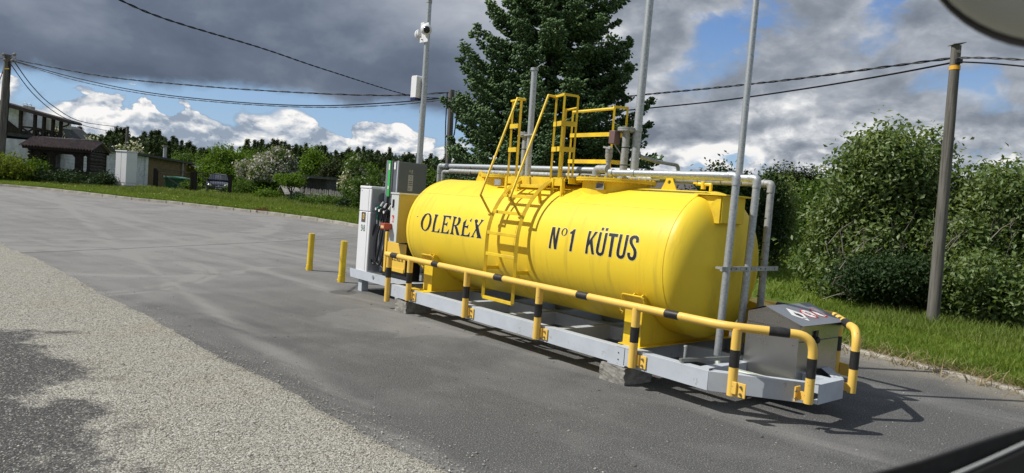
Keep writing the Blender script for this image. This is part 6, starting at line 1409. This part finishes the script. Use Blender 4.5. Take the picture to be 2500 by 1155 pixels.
bush('white flowering bush behind the roof left of the distant thin pole', 293, 372, 66, 40, 28, 260, 7, LF_MID, .2, .06, 5, name='flowering_bush', flowers=(FLW, 90, .22, 2.6))
bush('white flowering bush behind the roof right of the distant thin pole', 335, 372, 66, 44, 22, 260, 7, LF_MID, .2, .06, 5, name='flowering_bush', flowers=(FLW, 90, .22, 2.4))
bush('bright green maple above the parked car', 565, 410, 68, 150, 50, 2000, 8, LF_BRIGHT, .24, .12, 12, name='garden_tree', cat='tree')
bush('darker green tree beside the olive wing canopy', 470, 410, 92, 110, 36, 900, 8, LF_MID, .26, .1, 8, name='garden_tree', cat='tree')
bush('dark leafy tree right behind the parked car', 622, 430, 54, 86, 44, 1000, 8, LF_MID, .20, .1, 8, name='garden_tree', cat='tree')
bush('large lilac covered in greyish white blossom', 658, 410, 48, 150, 50, 2000, 8, LF_MID, .16, .12, 12, name='lilac_tree', cat='tree', flowers=(FLW2, 1500, .15, 1.7))
bush('bright lime-green young tree behind the dark shed', 757, 410, 56, 72, 42, 900, 8, LF_BRIGHT, .2, .08, 7, name='garden_tree', cat='tree')
bush('dull green juniper right of the dark shed', 812, 440, 52, 66, 52, 900, 8, LF_PINE2, .18, .08, 8, name='juniper_tree', cat='tree', up_bias=1)
bush('dark green bush behind the white dispenser column', 905, 450, 44, 70, 50, 900, 8, LF_MID, .16, .06, 7, name='round_bush')
bush('upright lilac with white blossom left of the dispensers', 862, 425, 37.5, 62, 42, 950, 8, LF_MID, .13, .07, 8, name='lilac_tree', cat='tree', flowers=(FLW, 330, .11, 1.6))
bush('leafy elder bush with pale flowers against the white dispenser', 888, 465, 36, 60, 40, 700, 8, LF_MID, .12, .05, 6, name='elder_bush', flowers=(FLW, 70, .08, .8))
c = at(713, 440, 41); zg = ground_z(c.x, 41)
tree('young_tree', 'thin young tree with light green crown over the well cover', 'tree', (c.x, 41, zg), sublobes(c.x, 41, at(710, 440, 41).z, 1.05, .9, .34, 6), 520, 7, .09, .12, LF_BRIGHT, .07)
for px, py, Y, w_, h_, lab, mm in ((630, 465, 47, 90, 24, 'rough green scrub below the large lilac', LF_MID), (725, 490, 40, 50, 4, 'low green weeds at the foot of the thin young tree', LF_DARK), (790, 493, 38.6, 110, 5, 'leafy weeds along the picket fence', LF_MID), (852, 500, 36.5, 60, 6, 'weeds beside the white dispenser column', LF_DARK), (590, 465, 46, 70, 20, 'tall weeds right of the gate', LF_MID), (655, 480, 42.5, 50, 6, 'weeds in front of the well cover', LF_BRIGHT), (465, 466, 47.5, 40, 16, 'weeds between the two gate leaves', LF_MID)):
    bush(lab, px, py, Y, w_, h_, int(w_*9), 7, mm, .12, .03, 6, name='weed_clump', cat='weeds')

# ------------------------------------------------------------------ pine wood on the skyline
def pine_mesh(v):
    """trunk and crown of one pine of about 12 m, as two meshes at the origin"""
    Ht = 12; mb = MB(); mb.tube([(0, 0, -.3), (.1, 0, Ht*.5), (0, .05, Ht*.96)], [.2, .14, .03], 6); n_ = 230; P_ = []
    for i in range(n_):
        f = random.random()**.8; z = Ht*(.28+.72*f); rmax = ((1.75 if v % 2 else 1.35)*(1-f)**.75+.06)*(.75+.5*random.random()); a = random.random()*6.28; r = rmax*random.random()**.45
        P_.append((math.cos(a)*r, math.sin(a)*r, z+r*.18))
    C = np.repeat(np.array(P_), 9, 0)+rng.normal(0, .20, (n_*9, 3)); Vv, Ff = leaves(C, .42, .9, .42); return mb, Vv, Ff
protos = []
Pines = []
n_f = 0
def pineline(x):  # skyline height in photo pixels
    xs = [-60, 120, 170, 230, 300, 330, 380, 430, 480, 520, 560, 585, 600, 650, 720, 790, 812, 850, 900, 960, 1040, 1120, 1250, 1600, 1800, 1950, 2100, 2600]
    ys = [330, 318, 312, 322, 316, 328, 322, 345, 350, 362, 360, 366, 347, 345, 350, 358, 372, 357, 360, 370, 378, 385, 400, 425, 428, 428, 440, 470]
    return np.interp(x, xs, ys)
lab_p = 'dark pine of the distant wood along the skyline'
px = -60
while px < 1180:
    for row, (Yb, dy) in enumerate(((125, 0), (150, -3), (178, 2))):
        x_ = px+random.uniform(-9, 9)+row*6; Y = Yb+random.uniform(-8, 8); c = at(x_, 400, Y); top = at(x_, pineline(x_)+random.uniform(-7, 12)+(0 if row else 14), Y).z; zg = ground_z(c.x, Y)
        if not (565 < x_ < 588 and row): Pines.append((c.x, Y, zg, top-zg))
    px += 14.9
for px in np.arange(1180, 2700, 40.): x_ = px+random.uniform(-9, 9); Y = 120+random.uniform(-10, 30); c = at(x_, 440, Y); zg = ground_z(c.x, Y); Pines.append((c.x, Y, zg, at(x_, pineline(x_)+random.uniform(-6, 8), Y).z-zg))
for i, (x, y, zg, h) in enumerate(Pines):
    if i < 6:
        mb, Vv, Ff = pine_mesh(i); t = thing('pine_tree', lab_p, 'tree', (0, 0, 0), group='pines of the distant wood'); tr = mb.build('trunk', BARK, t); cr_ = npmesh('crown', Vv, Ff, LF_PINE if i % 3 else LF_PINE2, t); protos.append((t, tr, cr_))
    else:
        a, b_, c_ = protos[random.randrange(6)]; t = a.copy(); col.objects.link(t)
        for q in (b_, c_): w_ = q.copy(); col.objects.link(w_); w_.parent = t
    pxh = 1250+x/y*F
    side_ = next(s_ for lim_, s_ in ((330, 'behind the white outbuildings and the house'), (600, 'above the olive wing and the parked car'), (830, 'between the big lilac and the white dispenser column'), (1180, 'behind the pumps and the camera mast'), (9e9, 'behind the right half of the tank and the thicket')) if pxh < lim_)
    t['label'] = 'dark pine of the distant wood '+side_; t['group'] = 'pines '+side_
    t.matrix_world = Matrix.Translation((x, y, zg)) @ Matrix.Rotation(random.random()*6.28, 4, 'Z') @ Matrix.Diagonal((h/12*random.uniform(.9, 1.3), h/12*random.uniform(.9, 1.3), h/12, 1))
# undergrowth that closes the wood below the crowns
def thicket(name, label, x0, x1, Y, ylo, n, m, size):
    C = []
    for _ in range(n):
        px = random.uniform(x0, x1); Yk = Y+random.uniform(-6, 10); base = at(px, 400, Yk); zg = ground_z(base.x, Yk); zt = at(px, pineline(px)+ylo, Yk).z; C.append((base.x, Yk, zg+(zt-zg)*random.random()**.8))
    C = np.repeat(np.array(C), 4, 0)+rng.normal(0, size*.8, (n*4, 3)); Vv, Ff = leaves(C, size, .6, .6); tag(npmesh(name, Vv, Ff, m, kind='stuff'), label, 'undergrowth')
thicket('forest_undergrowth', 'dark mass of lower pine boughs filling the distant wood', -100, 1200, 140, 22, 19000, LF_PINE, .7)
thicket('forest_edge', 'olive green scrub along the foot of the distant wood', -60, 1200, 100, 62, 3500, LF_PINE2, .6)
thicket('forest_undergrowth', 'far tree belt behind the right half of the tank', 1150, 2700, 105, 14, 6000, LF_PINE, .8)

# ------------------------------------------------------------------ grass
blades('verge_grass', verge(sk(4.3), sk(8.0), 64000, .10, 5.5, 1.3), .10, .012, GRS, .45, 'mown grass on the verge at the right below the thicket')
blades('verge_grass', verge(sk(4.6), sk(8.0), 16000, 2.6, 7.5), .19, .013, GRS2, .45, 'longer grass at the foot of the right thicket')
blades('verge_grass', verge(sk(-34), sk(-4.2), 90000, .12, 6.0, 1.2), .13, .028, GRS, .5, 'mown grass strip along the far kerb')
blades('meadow_grass', verge(sk(-34), sk(-4.2), 40000, 5.5, 15, 1.1), .24, .030, GRS2, .4, 'long unmown grass in front of the garden, gate and car')
xx = np.stack([rng.uniform(.5, 14, 36000), rng.uniform(14.5, 42, 36000)], 1); blades('field_grass', xx, .14, .03, GRS, .5, 'grass field behind the tank and the thicket')
# dandelions
D_ = verge(sk(-34), sk(-4.2), 420, .3, 7)
z = hz(D_[:, 0], D_[:, 1])+.20; Vv, Ff = leaves(np.stack([D_[:, 0], D_[:, 1], z], 1), .055, 3, 1.); tag(npmesh('dandelion_heads', Vv, Ff, leafmat('dandelion', (.65, .48, .03), (.75, .72, .6), .1), kind='stuff'), 'yellow and white flower heads dotted over the mown verge', 'flowers')
C, O = blob_points([(-10.7, 30.35, .42, .35, .18, .06)], 150, 4, .05, 0.); Vv, Ff = leaves(C, .09, .3); tag(npmesh('dry_leaves', Vv, Ff, leafmat('dry_leaf', (.16, .08, .035), (.24, .13, .06), .1), kind='stuff'), 'small heap of dry brown leaves on the far kerb', 'leaves')
s_ = rng.uniform(sk(4.7), sk(6.6), 900); kk = np.stack([np.interp(s_, L, seg[:, 0]), np.interp(s_, L, seg[:, 1])], 1)+rng.normal(0, .16, (900, 2)); blades('dry_grass', kk, .14, .012, leafmat('straw', (.26, .20, .11), (.36, .30, .18), .2), 1.2, 'dry straw-coloured grass lying along the right kerb')

# ------------------------------------------------------------------ inside the car the picture was taken from
t = thing('rear_view_mirror', 'rounded beige interior mirror with a dark lower rim at the top right', 'mirror', at(2560, -120, .62))
c = at(2585, -165, .62); MB().ball(c, .1, 40, 24, (1.17, .35, .92)).build('housing', MIRR, t)
mb = MB(); cc = c+Vector((.006, .012, -.0035)); mb.ball(cc, .1, 40, 24, (1.178, .28, .930)); mb.build('rim', BLKP, t)
t = thing('dashboard', 'black dashboard edge with a thin light seam at the bottom right corner', 'dashboard', at(2350, 1155, .62))
def dsh(pp, Y, th, m, name): slab(MB(), pp, Y, th).build(name, m, t)
dsh([(2110, 1166), (2250, 1128), (2420, 1072), (2510, 1046), (2560, 1030), (2620, 1300), (2060, 1300)], .62, .004, DASH, 'top_pad')
dsh([(2320, 1162), (2400, 1128), (2510, 1078), (2510, 1083), (2400, 1133), (2330, 1165)], .614, .002, LABG, 'seam'); dsh([(2350, 1170), (2420, 1138), (2520, 1094), (2560, 1300), (2350, 1300)], .610, .003, BLKP, 'vent_strip')
